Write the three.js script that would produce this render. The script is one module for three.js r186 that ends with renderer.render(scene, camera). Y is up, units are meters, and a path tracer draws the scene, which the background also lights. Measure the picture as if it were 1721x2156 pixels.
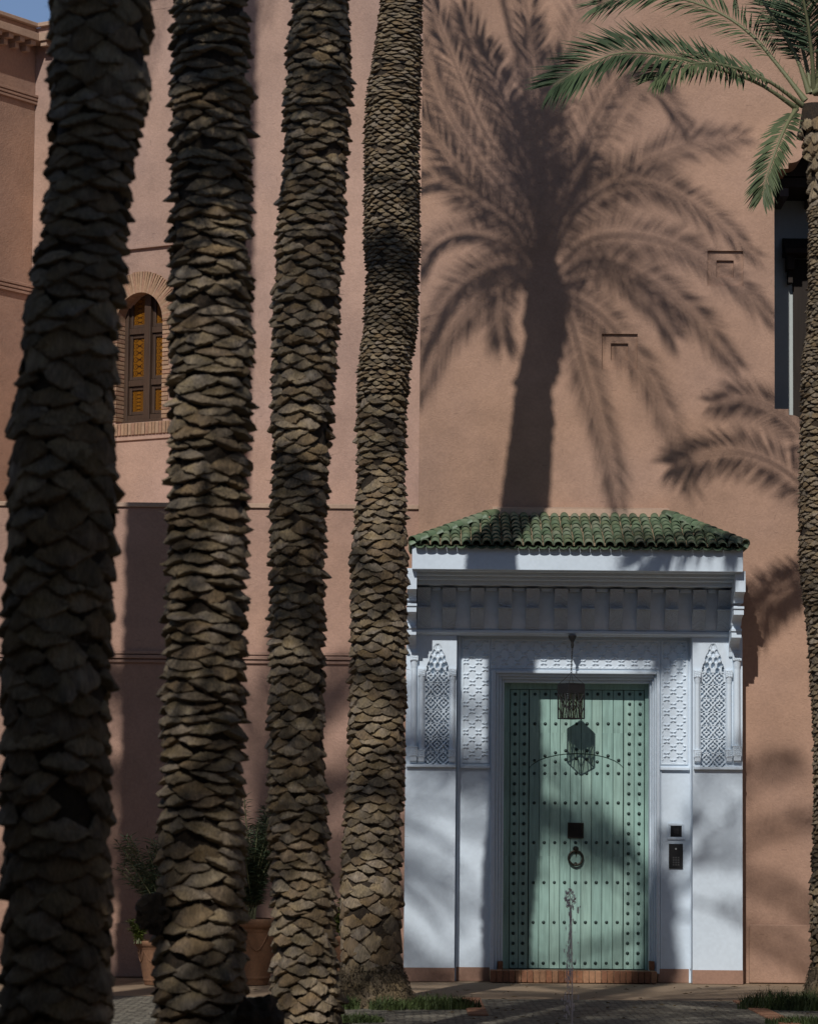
import * as THREE from 'three';
import { mergeGeometries, mergeVertices } from 'three/addons/utils/BufferGeometryUtils.js';
import { RoundedBoxGeometry } from 'three/addons/geometries/RoundedBoxGeometry.js';
import { ImprovedNoise } from 'three/addons/math/ImprovedNoise.js';

// ------------------------------------------------------------------ camera, sky, sun
const F = 7000, CU = 860.5, CV = 1078;            // focal length and centre of a 1721 x 2156 picture
const scene = new THREE.Scene();
const camera = new THREE.PerspectiveCamera(2 * Math.atan(CV / F) * 180 / Math.PI, 817 / 1024, 0.5, 900);
camera.position.set(0, 1.45, 0);
camera.rotation.set(0.0985, 0, 0.0088, 'YXZ');
camera.updateMatrixWorld();
camera.focus = 33;
camera.userData.fStop = 4.6;
scene.add(camera);

const renderer = new THREE.WebGLRenderer({ antialias: true });
renderer.toneMapping = THREE.LinearToneMapping;
renderer.toneMappingExposure = 0.8;
renderer.shadowMap.enabled = true;

const SX = 0.23, SY = 0.80;                        // a shadow moves right / down by this much per metre of depth
const sun = new THREE.DirectionalLight(new THREE.Color().setRGB(1.0, 0.97, 0.93), 3.85);
sun.position.set(-SX * 60, SY * 60, 60 - 30);
sun.target.position.set(0, 0, -30);
sun.castShadow = true;
sun.shadow.mapSize.set(4096, 4096);
Object.assign(sun.shadow.camera, { left: -22, right: 22, top: 22, bottom: -22, near: 1, far: 160 });
scene.add(sun, sun.target);
{
  const W = 256, H = 128, d = new Float32Array(W * H * 4);
  for (let y = 0; y < H; y++) {
    const e = Math.sin(((y + 0.5) / H - 0.5) * Math.PI);
    const t = Math.pow(1 - Math.max(e, 0), 2.4);
    const c = e > 0 ? [0.100 + 0.205 * t, 0.130 + 0.375 * t, 0.175 + 0.74 * t] : [0.22, 0.2, 0.17];
    for (let x = 0; x < W; x++) d.set([...c, 1], (y * W + x) * 4);
  }
  const t = new THREE.DataTexture(d, W, H, THREE.RGBAFormat, THREE.FloatType);
  t.mapping = THREE.EquirectangularReflectionMapping; t.magFilter = THREE.LinearFilter; t.minFilter = THREE.LinearFilter; t.needsUpdate = true;
  scene.background = t; scene.environment = t;
}

// ------------------------------------------------------------------ helpers
let seed = 7;
const rnd = () => { seed = (seed * 1664525 + 1013904223) >>> 0; return seed / 4294967296; };
const rr = (a, b) => a + (b - a) * rnd();
const V3 = (x, y, z) => new THREE.Vector3(x, y, z);
const lerp = THREE.MathUtils.lerp, clamp = THREE.MathUtils.clamp;
const PN = new ImprovedNoise();
function P(u, v, z) {                               // the point at depth z that the photograph (1721 wide) shows at (u, v)
  const d = V3((u - CU) / F, (CV - v) / F, -1).applyQuaternion(camera.quaternion);
  return d.multiplyScalar(z / -d.z).add(camera.position);
}
const px = (u, v, z) => P(u, v, z).x, py = (u, v, z) => P(u, v, z).y;
const used = {};
function numbered(n) { used[n] = (used[n] ?? -1) + 1; return used[n] ? `${n}_${String(used[n]).padStart(3, '0')}` : n; }
function thing(name, label, category, pos = [0, 0, 0], extra = {}) {
  const o = new THREE.Group(); o.name = numbered(name); o.position.set(...pos); o.userData = { label, category, ...extra }; scene.add(o); return o;
}
function part(name, geo, mat, parent, label) {
  const m = new THREE.Mesh(geo, mat); m.name = name; m.castShadow = m.receiveShadow = true;
  if (label) m.userData.label = label;
  parent.add(m); return m;
}
function top(name, geo, mat, label, category, extra = {}) {
  const m = new THREE.Mesh(geo, mat); m.name = numbered(name); m.castShadow = m.receiveShadow = true; m.userData = { label, category, ...extra }; scene.add(m); return m;
}
function metreUV(g, ox = 0, oy = 0) {               // box mapping in metres
  g = g.index ? g.toNonIndexed() : g;
  g.computeVertexNormals();
  const p = g.attributes.position, n = g.attributes.normal, uv = new Float32Array(p.count * 2);
  for (let i = 0; i < p.count; i++) {
    const a = Math.abs(n.getX(i)), b = Math.abs(n.getY(i)), c = Math.abs(n.getZ(i)), x = p.getX(i), y = p.getY(i), z = p.getZ(i);
    if (c >= a && c >= b) { uv[2 * i] = x + ox; uv[2 * i + 1] = y + oy; } else if (a >= b) { uv[2 * i] = z + ox; uv[2 * i + 1] = y + oy; } else { uv[2 * i] = x + ox; uv[2 * i + 1] = z + oy; }
  }
  g.setAttribute('uv', new THREE.BufferAttribute(uv, 2));
  return g;
}
const clean = (g) => { g = g.index ? g.toNonIndexed() : g; for (const k of Object.keys(g.attributes)) if (!['position', 'normal', 'uv'].includes(k)) g.deleteAttribute(k); return g; };
const merge = (list) => mergeGeometries(list.map(clean));
function box(x0, x1, y0, y1, z0, z1, bevel = 0.004) {   // corners in world metres; z1 nearest the camera
  const w = Math.abs(x1 - x0), h = Math.abs(y1 - y0), d = Math.abs(z1 - z0), b = Math.min(bevel, w / 3, h / 3, d / 3);
  const g = b > 0.0008 ? new RoundedBoxGeometry(w, h, d, 1, b) : new THREE.BoxGeometry(w, h, d);
  g.translate((x0 + x1) / 2, (y0 + y1) / 2, (z0 + z1) / 2);
  return metreUV(clean(g));
}
const zb = (x0, x1, y0, y1, zf, zbk, bevel) => box(x0, x1, y0, y1, -zbk, -zf, bevel);   // zf, zbk = depths of front and back
function pb(u0, v0, u1, v1, zf, zbk, bevel) {        // a box whose front shows the pixel rectangle
  const um = (u0 + u1) / 2, vm = (v0 + v1) / 2;
  return zb(px(u0, vm, zf), px(u1, vm, zf), py(um, v1, zf), py(um, v0, zf), zf, zbk, bevel);
}
function extrudeX(profile, x0, x1) {                // profile of [depth, height], swept along x
  const s = new THREE.Shape(profile.map(([z, h]) => new THREE.Vector2(z, h)));
  const g = new THREE.ExtrudeGeometry(s, { depth: x1 - x0, bevelEnabled: false });
  const p = g.attributes.position;
  for (let i = 0; i < p.count; i++) { const z = p.getX(i), h = p.getY(i), x = p.getZ(i); p.setXYZ(i, x0 + x, h, -z); }
  const q = clean(g); const a = q.attributes.position.array;          // mirrored: turn the faces
  for (let i = 0; i < a.length; i += 9) for (let k = 0; k < 3; k++) { const t = a[i + 3 + k]; a[i + 3 + k] = a[i + 6 + k]; a[i + 6 + k] = t; }
  return metreUV(q);
}
function relief(x0, x1, y0, y1, nx, ny, fn, zPlane) { // a carved panel: z = -zPlane + fn(x, y)
  const g = new THREE.PlaneGeometry(1, 1, nx, ny), p = g.attributes.position, uv = g.attributes.uv;
  for (let i = 0; i < p.count; i++) {
    const x = lerp(x0, x1, p.getX(i) + 0.5), y = lerp(y0, y1, p.getY(i) + 0.5);
    p.setXYZ(i, x, y, -zPlane + fn(x, y)); uv.setXY(i, x, y);
  }
  g.computeVertexNormals();
  return g;
}
function tube(pts, r, seg = 8, rad = 5) { return new THREE.TubeGeometry(new THREE.CatmullRomCurve3(pts), seg, r, rad, false); }

// ------------------------------------------------------------------ textures
const hash = (x, y, s) => { let h = (x * 374761393 + y * 668265263 + s * 974634777) | 0; h = Math.imul(h ^ (h >>> 13), 1274126177); return ((h ^ (h >>> 16)) >>> 0) / 4294967296; };
function vn(x, y, per, s) {                         // value noise that repeats every per cells
  const xi = Math.floor(x), yi = Math.floor(y), fx = x - xi, fy = y - yi, w = (a) => ((a % per) + per) % per;
  const sx = fx * fx * (3 - 2 * fx), sy = fy * fy * (3 - 2 * fy);
  return lerp(lerp(hash(w(xi), w(yi), s), hash(w(xi + 1), w(yi), s), sx), lerp(hash(w(xi), w(yi + 1), s), hash(w(xi + 1), w(yi + 1), s), sx), sy);
}
const fbm = (x, y, n, oct, s) => { let a = 0, m = 0, k = 1; for (let o = 0; o < oct; o++) { a += k * vn(x * n * 2 ** o, y * n * 2 ** o, n * 2 ** o, s + o); m += k; k *= 0.55; } return a / m; };
function tex(size, fn, metres, srgb) {
  const d = new Uint8Array(size * size * 4);
  for (let y = 0; y < size; y++) for (let x = 0; x < size; x++) {
    const c = fn(x / size, y / size), o = (y * size + x) * 4, f = (q) => clamp(Math.round(255 * q), 0, 255);
    if (Array.isArray(c)) { d[o] = f(c[0]); d[o + 1] = f(c[1]); d[o + 2] = f(c[2]); } else d[o] = d[o + 1] = d[o + 2] = f(c);
    d[o + 3] = 255;
  }
  const t = new THREE.DataTexture(d, size, size); t.wrapS = t.wrapT = THREE.RepeatWrapping; t.magFilter = THREE.LinearFilter; t.minFilter = THREE.LinearMipmapLinearFilter; t.generateMipmaps = true;
  if (srgb) t.colorSpace = THREE.SRGBColorSpace;
  t.repeat.set(1 / metres, 1 / metres); t.needsUpdate = true; return t;
}
const tick = (x, y) => { let m = 1; for (const [n, w, h, k, sd] of [[9, 0.0009, 0.006, 0.35, 201], [14, 0.005, 0.0008, 0.4, 203]]) { const cx = Math.floor(x * n), cy = Math.floor(y * n); if (hash(cx, cy, sd) > k) continue; const ax = (cx + 0.2 + 0.6 * hash(cx, cy, sd + 1)) / n, ay = (cy + 0.25 + 0.5 * hash(cx, cy, sd + 2)) / n, wob = 0.004 * (vn(y * 60, cx, 64, 5) - 0.5); if (Math.abs(x - ax + wob) < w && Math.abs(y - ay) < h) m *= 0.90; } return m; };
const plasterMap = tex(1024, (x, y) => {
  const a = fbm(x, y, 3, 5, 1), b = fbm(x, y, 24, 3, 9), c = vn(x * 300, y * 300, 300, 5), streak = fbm(x * 1, y * 0.25 * 4, 6, 3, 33);
  const v = tick(x, y) * (0.90 + 0.22 * (a - 0.5) + 0.10 * (b - 0.5) + 0.06 * (c - 0.5) + 0.05 * (streak - 0.5)), w = 0.06 * (fbm(x, y, 5, 3, 77) - 0.5);
  return [v + w * 0.4, v, v - w];
}, 5.3, true);
const plasterBump = tex(1024, (x, y) => 0.5 * fbm(x, y, 40, 4, 3) + 0.3 * vn(x * 260, y * 260, 260, 4) + 0.2 * fbm(x, y, 6, 2, 8), 2.9);
const whiteMap = tex(512, (x, y) => 0.95 + 0.07 * (fbm(x, y, 4, 4, 21) - 0.5) + 0.03 * (vn(x * 120, y * 120, 120, 2) - 0.5), 3.1, true);
const whiteBump = tex(512, (x, y) => 0.6 * fbm(x, y, 20, 4, 13) + 0.4 * fbm(x, y, 4, 2, 14), 1.7);
const barkMap = tex(512, (x, y) => { const a = fbm(x, y, 8, 4, 41), b = vn(x * 90, y * 26, 90, 6), v = 0.84 + 0.42 * (a - 0.5) + 0.22 * (b - 0.5), g = fbm(x, y, 5, 3, 46); return [v * (0.98 + 0.1 * g), v * (0.95 + 0.04 * g), v * (0.98 - 0.16 * g)]; }, 0.42, true);
const barkBump = tex(512, (x, y) => 0.5 * fbm(x, y, 18, 4, 51) + 0.5 * vn(x * 110, y * 34, 110, 7), 0.42);
const glazeMap = tex(256, (x, y) => { const v = 0.9 + 0.3 * (fbm(x, y, 6, 4, 61) - 0.5), w = fbm(x, y, 4, 4, 63) > 0.63 ? 0.18 : 0; return [v + w * 0.7, v + w * 0.2, v + w * 0.4]; }, 0.5, true);
const doorMap = tex(512, (x, y) => { const g = vn(x * 80, y * 6, 80, 4), v = 0.92 + 0.13 * (g - 0.5) + 0.08 * (vn(x * 160, y * 12, 160, 14) - 0.5) + 0.14 * (fbm(x, y, 5, 4, 72) - 0.5); return v; }, 1.3, true);
const sandMap = tex(512, (x, y) => { const v = 0.85 + 0.24 * (fbm(x, y, 6, 5, 81) - 0.5) + 0.12 * (vn(x * 200, y * 200, 200, 3) - 0.5); return [v, v * 0.985, v * 0.96]; }, 3.3, true);
const cobble = (x, y, k) => {                       // jittered cells
  const n = 22, xi = Math.floor(x * n), yi = Math.floor(y * n); let a = 9, b = 9, id = 0;
  for (let j = -1; j < 2; j++) for (let i = -1; i < 2; i++) {
    const cx = xi + i, cy = yi + j, w = (q) => ((q % n) + n) % n, hx = cx + 0.2 + 0.6 * hash(w(cx), w(cy), 91), hy = cy + 0.2 + 0.6 * hash(w(cx), w(cy), 92), d = Math.hypot(x * n - hx, y * n - hy);
    if (d < a) { b = a; a = d; id = hash(w(cx), w(cy), 93); } else if (d < b) b = d;
  }
  return k ? clamp((b - a) * 2.2, 0, 1) : id;
};
const cobbleMap = tex(512, (x, y) => { const id = cobble(x, y, 0), e = cobble(x, y, 1), v = (0.68 + 0.34 * id) * (e < 0.22 ? 0.62 : 1) + 0.18 * (fbm(x, y, 9, 4, 95) - 0.5); return [v, v * 0.985, v * 0.95]; }, 1.5, true);
const cobbleBump = tex(512, (x, y) => 0.75 * Math.sqrt(cobble(x, y, 1)) + 0.25 * fbm(x, y, 30, 3, 97), 1.5);
const leafMap = tex(128, (x, y) => { const v = 0.85 + 0.4 * (fbm(x, y, 4, 3, 101) - 0.5); return [v * 1.02, v, v * 0.95]; }, 1.1, true);

// ------------------------------------------------------------------ materials
const WARM = [1, 0.96, 0.90];
function mat(c, o = {}) { const m = new THREE.MeshStandardMaterial({ roughness: 0.92, ...o }); m.color.setRGB(c[0] * WARM[0], c[1] * WARM[1], c[2] * WARM[2]); return m; }
const M = {
  pink: mat([0.455, 0.290, 0.215], { map: plasterMap, bumpMap: plasterBump, bumpScale: 0.006 }),
  pinkPale: mat([0.505, 0.345, 0.285], { map: plasterMap, bumpMap: plasterBump, bumpScale: 0.006 }),
  pinkLow: mat([0.455, 0.290, 0.228], { map: plasterMap, bumpMap: plasterBump, bumpScale: 0.006 }),
  trim: mat([0.52, 0.37, 0.28], { map: plasterMap, bumpMap: plasterBump, bumpScale: 0.003 }),
  wineTrim: mat([0.25, 0.13, 0.10], { map: plasterMap }),
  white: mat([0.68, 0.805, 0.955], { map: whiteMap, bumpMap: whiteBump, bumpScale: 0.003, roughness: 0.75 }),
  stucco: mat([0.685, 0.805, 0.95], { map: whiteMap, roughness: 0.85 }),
  brickBase: mat([0.38, 0.235, 0.18], { map: plasterMap, bumpMap: plasterBump, bumpScale: 0.003 }),
  door: mat([0.300, 0.490, 0.455], { map: doorMap, roughness: 0.55 }),
  doorB: mat([0.285, 0.472, 0.440], { map: doorMap, roughness: 0.58 }),
  doorC: mat([0.318, 0.502, 0.462], { map: doorMap, roughness: 0.52 }),
  stud: mat([0.035, 0.055, 0.055], { roughness: 0.35, metalness: 0.7 }),
  iron: mat([0.018, 0.018, 0.02], { roughness: 0.55, metalness: 0.4 }),
  grille: mat([0.034, 0.028, 0.021], { roughness: 0.5, metalness: 0.3 }),
  ring: mat([0.035, 0.032, 0.026], { roughness: 0.4, metalness: 0.7 }),
  bronze: mat([0.12, 0.10, 0.06], { roughness: 0.38, metalness: 0.9 }),
  black: mat([0.012, 0.012, 0.014], { roughness: 0.3 }),
  mortar: mat([0.40, 0.31, 0.22], { map: sandMap, bumpMap: plasterBump, bumpScale: 0.006 }),
  woodDark: mat([0.075, 0.045, 0.030], { map: doorMap, roughness: 0.5 }),
  roomGrey: mat([0.50, 0.56, 0.58], { map: whiteMap }),
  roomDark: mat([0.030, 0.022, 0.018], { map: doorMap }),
  core: mat([0.045, 0.034, 0.022], { map: barkMap, bumpMap: barkBump, bumpScale: 0.012 }),
  root: mat([0.21, 0.18, 0.125], { map: barkMap, bumpMap: barkBump, bumpScale: 0.012 }),
  rachis: mat([0.17, 0.18, 0.095], { roughness: 0.6 }),
  sand: mat([0.365, 0.275, 0.195], { map: sandMap, bumpMap: plasterBump, bumpScale: 0.004 }),
  cobbles: mat([0.245, 0.235, 0.205], { map: cobbleMap, bumpMap: cobbleBump, bumpScale: 0.02 }),
  soil: mat([0.10, 0.075, 0.05], { map: sandMap, bumpMap: plasterBump, bumpScale: 0.01 }),
  terracotta: mat([0.27, 0.145, 0.085], { map: sandMap, bumpMap: whiteBump, bumpScale: 0.002, roughness: 0.85 }),
};
const tileMats = [[0.128, 0.198, 0.120], [0.150, 0.222, 0.140], [0.178, 0.240, 0.162], [0.105, 0.168, 0.100], [0.200, 0.245, 0.172], [0.135, 0.185, 0.105], [0.088, 0.130, 0.080]].map((c) => mat(c, { map: glazeMap, roughness: 0.55 }));
const brickMats = [[0.42, 0.20, 0.12], [0.36, 0.18, 0.105], [0.47, 0.27, 0.17], [0.31, 0.15, 0.09]].map((c) => mat(c, { map: sandMap, bumpMap: plasterBump, bumpScale: 0.004 }));
const paleBrickMats = [[0.50, 0.335, 0.235], [0.455, 0.30, 0.205], [0.53, 0.37, 0.27], [0.47, 0.29, 0.21]].map((c) => mat(c, { map: sandMap, bumpMap: plasterBump, bumpScale: 0.004 }));
const bootMats = (list) => list.map((c) => mat(c, { map: barkMap, bumpMap: barkBump, bumpScale: 0.010, roughness: 0.95 }));
const bootAll = bootMats([[0.285, 0.252, 0.192], [0.335, 0.298, 0.232], [0.215, 0.188, 0.142], [0.265, 0.245, 0.2], [0.245, 0.198, 0.135], [0.175, 0.155, 0.118], [0.31, 0.28, 0.225], [0.215, 0.175, 0.12]]);
const frondMats = [[0.068, 0.108, 0.054], [0.084, 0.126, 0.062], [0.060, 0.100, 0.056], [0.100, 0.134, 0.066], [0.076, 0.112, 0.060]].map((c) => { const m = new THREE.MeshPhysicalMaterial({ map: leafMap, roughness: 0.62, specularIntensity: 0.6, side: THREE.DoubleSide }); m.color.setRGB(...c); return m; });

// ------------------------------------------------------------------ the pink building behind the portal
const ZW = 35.0, ZA = 34.72, ZB = 34.95, ZD = 35.25, ZF = 33.87, ZL = 35.15;
const xCorner = px(886, 500, ZW), xEnd = 9, hTop = 15;
{
  const b = thing('pink_building', 'tall pink plastered building behind the white portal, with two square niches and a foiled opening', 'building');
  const rect = (x0, x1, y0, y1) => { const p = new THREE.Path(); p.moveTo(x0, y0); p.lineTo(x0, y1); p.lineTo(x1, y1); p.lineTo(x1, y0); p.closePath(); return p; };
  const nic = [[1265, 702, 1342, 778], [1488, 527, 1563.5, 603]].map(([a, c, d, e]) => { const o = P((a + d) / 2, (c + e) / 2, ZW); return [o.x, o.y]; });
  const doorHole = [px(1036, 1750, ZW), px(1384, 1750, ZW), 0, py(1210, 1416, ZW)];
  const wl = px(1629, 610, ZW), wb = py(1640, 861, ZW), wt = py(1640, 355, ZW), wc = wl + 0.50;
  function opening() {                               // a tall opening with a stepped foil at top and bottom
    const p = new THREE.Path(), s = 0.15, e = 0.062, r = 0.17;
    p.moveTo(wl, wb); p.lineTo(wl, wt); p.lineTo(wl + s, wt); p.lineTo(wl + s, wt + e);
    p.quadraticCurveTo(wl + s + r, wt + e, wl + s + r, wt + e + r);
    p.quadraticCurveTo(wc, wt + e + r + 0.02, wc, wt + e + r + 0.3);
    const m = (x) => 2 * wc - x;
    p.quadraticCurveTo(wc, wt + e + r + 0.02, m(wl + s + r), wt + e + r); p.quadraticCurveTo(m(wl + s + r), wt + e, m(wl + s), wt + e);
    p.lineTo(m(wl + s), wt); p.lineTo(m(wl), wt); p.lineTo(m(wl), wb); p.lineTo(m(wl + s), wb); p.lineTo(m(wl + s), wb - e);
    p.quadraticCurveTo(m(wl + s + r), wb - e, m(wl + s + r), wb - e - r);
    p.quadraticCurveTo(wc, wb - e - r - 0.02, wc, wb - e - r - 0.2);
    p.quadraticCurveTo(wc, wb - e - r - 0.02, wl + s + r, wb - e - r); p.quadraticCurveTo(wl + s + r, wb - e, wl + s, wb - e);
    p.lineTo(wl + s, wb); p.closePath(); return p;
  }
  const layer = (z0, z1, half) => {
    const s = new THREE.Shape([[xCorner, 0], [xEnd, 0], [xEnd, hTop], [xCorner, hTop]].map(([x, y]) => new THREE.Vector2(x, y)));
    s.holes.push(opening(), rect(doorHole[0], doorHole[1], 0.02, doorHole[3]));
    if (half) for (const [x, y] of nic) s.holes.push(rect(x - half, x + half, y - half, y + half));
    const g = new THREE.ExtrudeGeometry(s, { depth: z1 - z0, bevelEnabled: false, curveSegments: 10 }); g.translate(0, 0, -z1); return metreUV(clean(g));
  };
  part('wall', merge([layer(ZW, ZW + 0.034, 0.19), layer(ZW + 0.034, ZW + 0.068, 0.092), layer(ZW + 0.068, ZW + 0.55, 0)]), M.pink, b);
  // the return of the wall at its left corner, set against the rest
  part('wall', zb(xCorner + 0.004, xCorner + 0.5, 0, hTop - 0.01, ZW + 0.555, ZW + 3.2, 0), M.pink, b);
  // what closes the door recess and the rest of the house
  part('back_wall', zb(xCorner + 0.51, xEnd, 0, hTop - 0.1, ZW + 2.4, ZW + 2.7, 0), M.roomGrey, b);
  part('roof', zb(xCorner - 0.05, xEnd, hTop + 0.004, hTop + 0.25, ZW - 0.05, ZW + 3.2, 0), M.trim, b);
  const xp = px(1575, 1990, ZW);
  part('plinth', merge([zb(xp, xEnd, 0.004, py(1640, 1947, ZW - 0.045), ZW - 0.045, ZW - 0.001, 0.012)]), M.pink, b);
  part('lintel_band', extrudeX([[ZW + 0.0, py(1220, 1068, ZW)], [ZW - 0.10, py(1220, 1071, ZW - 0.1)], [ZW - 0.12, py(1220, 1087, ZW - 0.12)], [ZW, py(1220, 1090, ZW)]], px(1036, 1075, ZW - 0.1), px(1408, 1075, ZW - 0.1)), M.trim, b);
  // the room behind the foiled opening
  const r0 = wl - 0.7, r1 = wl + 2.2, zr = ZW + 1.35;
  part('room_wall', zb(r0, r1, wb - 1.2, wt + 1.2, zr, zr + 0.1, 0), M.roomGrey, b);
  part('room_wall', merge([zb(r0 - 0.1, r0, wb - 1.2, wt + 1.2, ZW + 0.56, zr + 0.1, 0), zb(r1, r1 + 0.1, wb - 1.2, wt + 1.2, ZW + 0.56, zr + 0.1, 0), zb(r0, r1, wb - 1.3, wb - 1.201, ZW + 0.56, zr + 0.1, 0)]), M.roomGrey, b);
  const ceil = py(1650, 423, zr);
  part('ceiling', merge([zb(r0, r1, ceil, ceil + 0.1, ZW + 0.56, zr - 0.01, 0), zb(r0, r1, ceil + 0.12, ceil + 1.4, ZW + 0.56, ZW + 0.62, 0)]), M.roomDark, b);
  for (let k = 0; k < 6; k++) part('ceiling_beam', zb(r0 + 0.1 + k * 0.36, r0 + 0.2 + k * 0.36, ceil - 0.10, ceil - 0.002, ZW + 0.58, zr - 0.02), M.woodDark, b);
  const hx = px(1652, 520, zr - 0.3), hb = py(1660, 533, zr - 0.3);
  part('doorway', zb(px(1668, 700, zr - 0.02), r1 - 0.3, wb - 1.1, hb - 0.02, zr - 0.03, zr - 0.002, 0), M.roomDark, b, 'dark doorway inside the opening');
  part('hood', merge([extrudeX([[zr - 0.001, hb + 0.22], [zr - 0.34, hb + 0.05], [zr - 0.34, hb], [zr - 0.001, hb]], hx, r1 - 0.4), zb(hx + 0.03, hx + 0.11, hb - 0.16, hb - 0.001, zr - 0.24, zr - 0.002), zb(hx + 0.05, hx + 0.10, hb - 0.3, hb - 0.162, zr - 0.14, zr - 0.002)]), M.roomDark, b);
}

// ------------------------------------------------------------------ the low block left of the portal
const hLedge = py(500, 1060, ZL);
{
  const b = thing('garden_wall', 'low pink wall block with a flat pale coping and a dark banded string course, left of the portal', 'wall');
  const x0 = -14, x1 = xCorner + 0.002;
  part('wall', zb(x0, x1, 0, hLedge - 0.05, ZL, ZL + 0.5, 0), M.pinkLow, b);
  part('coping', zb(x0, x1 - 0.003, hLedge - 0.048, hLedge, ZL - 0.03, ZL + 6, 0.006), M.trim, b);
  for (const [a, c, d, m] of [[1372, 1379, 0.035, M.pinkLow], [1381, 1388.5, 0.05, M.pinkLow], [1390.5, 1397, 0.03, M.pinkLow], [1379, 1381, 0.012, M.wineTrim], [1388.5, 1390.5, 0.012, M.wineTrim]])
    part('string_course', zb(x0, x1 - 0.004, py(500, c, ZL), py(500, a, ZL), ZL - d, ZL - 0.001, 0.006), m, b);
  part('plinth', zb(x0, x1 - 0.006, 0.003, py(250, 1944, ZL - 0.04), ZL - 0.04, ZL - 0.001, 0.01), M.pinkLow, b);
}

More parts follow.
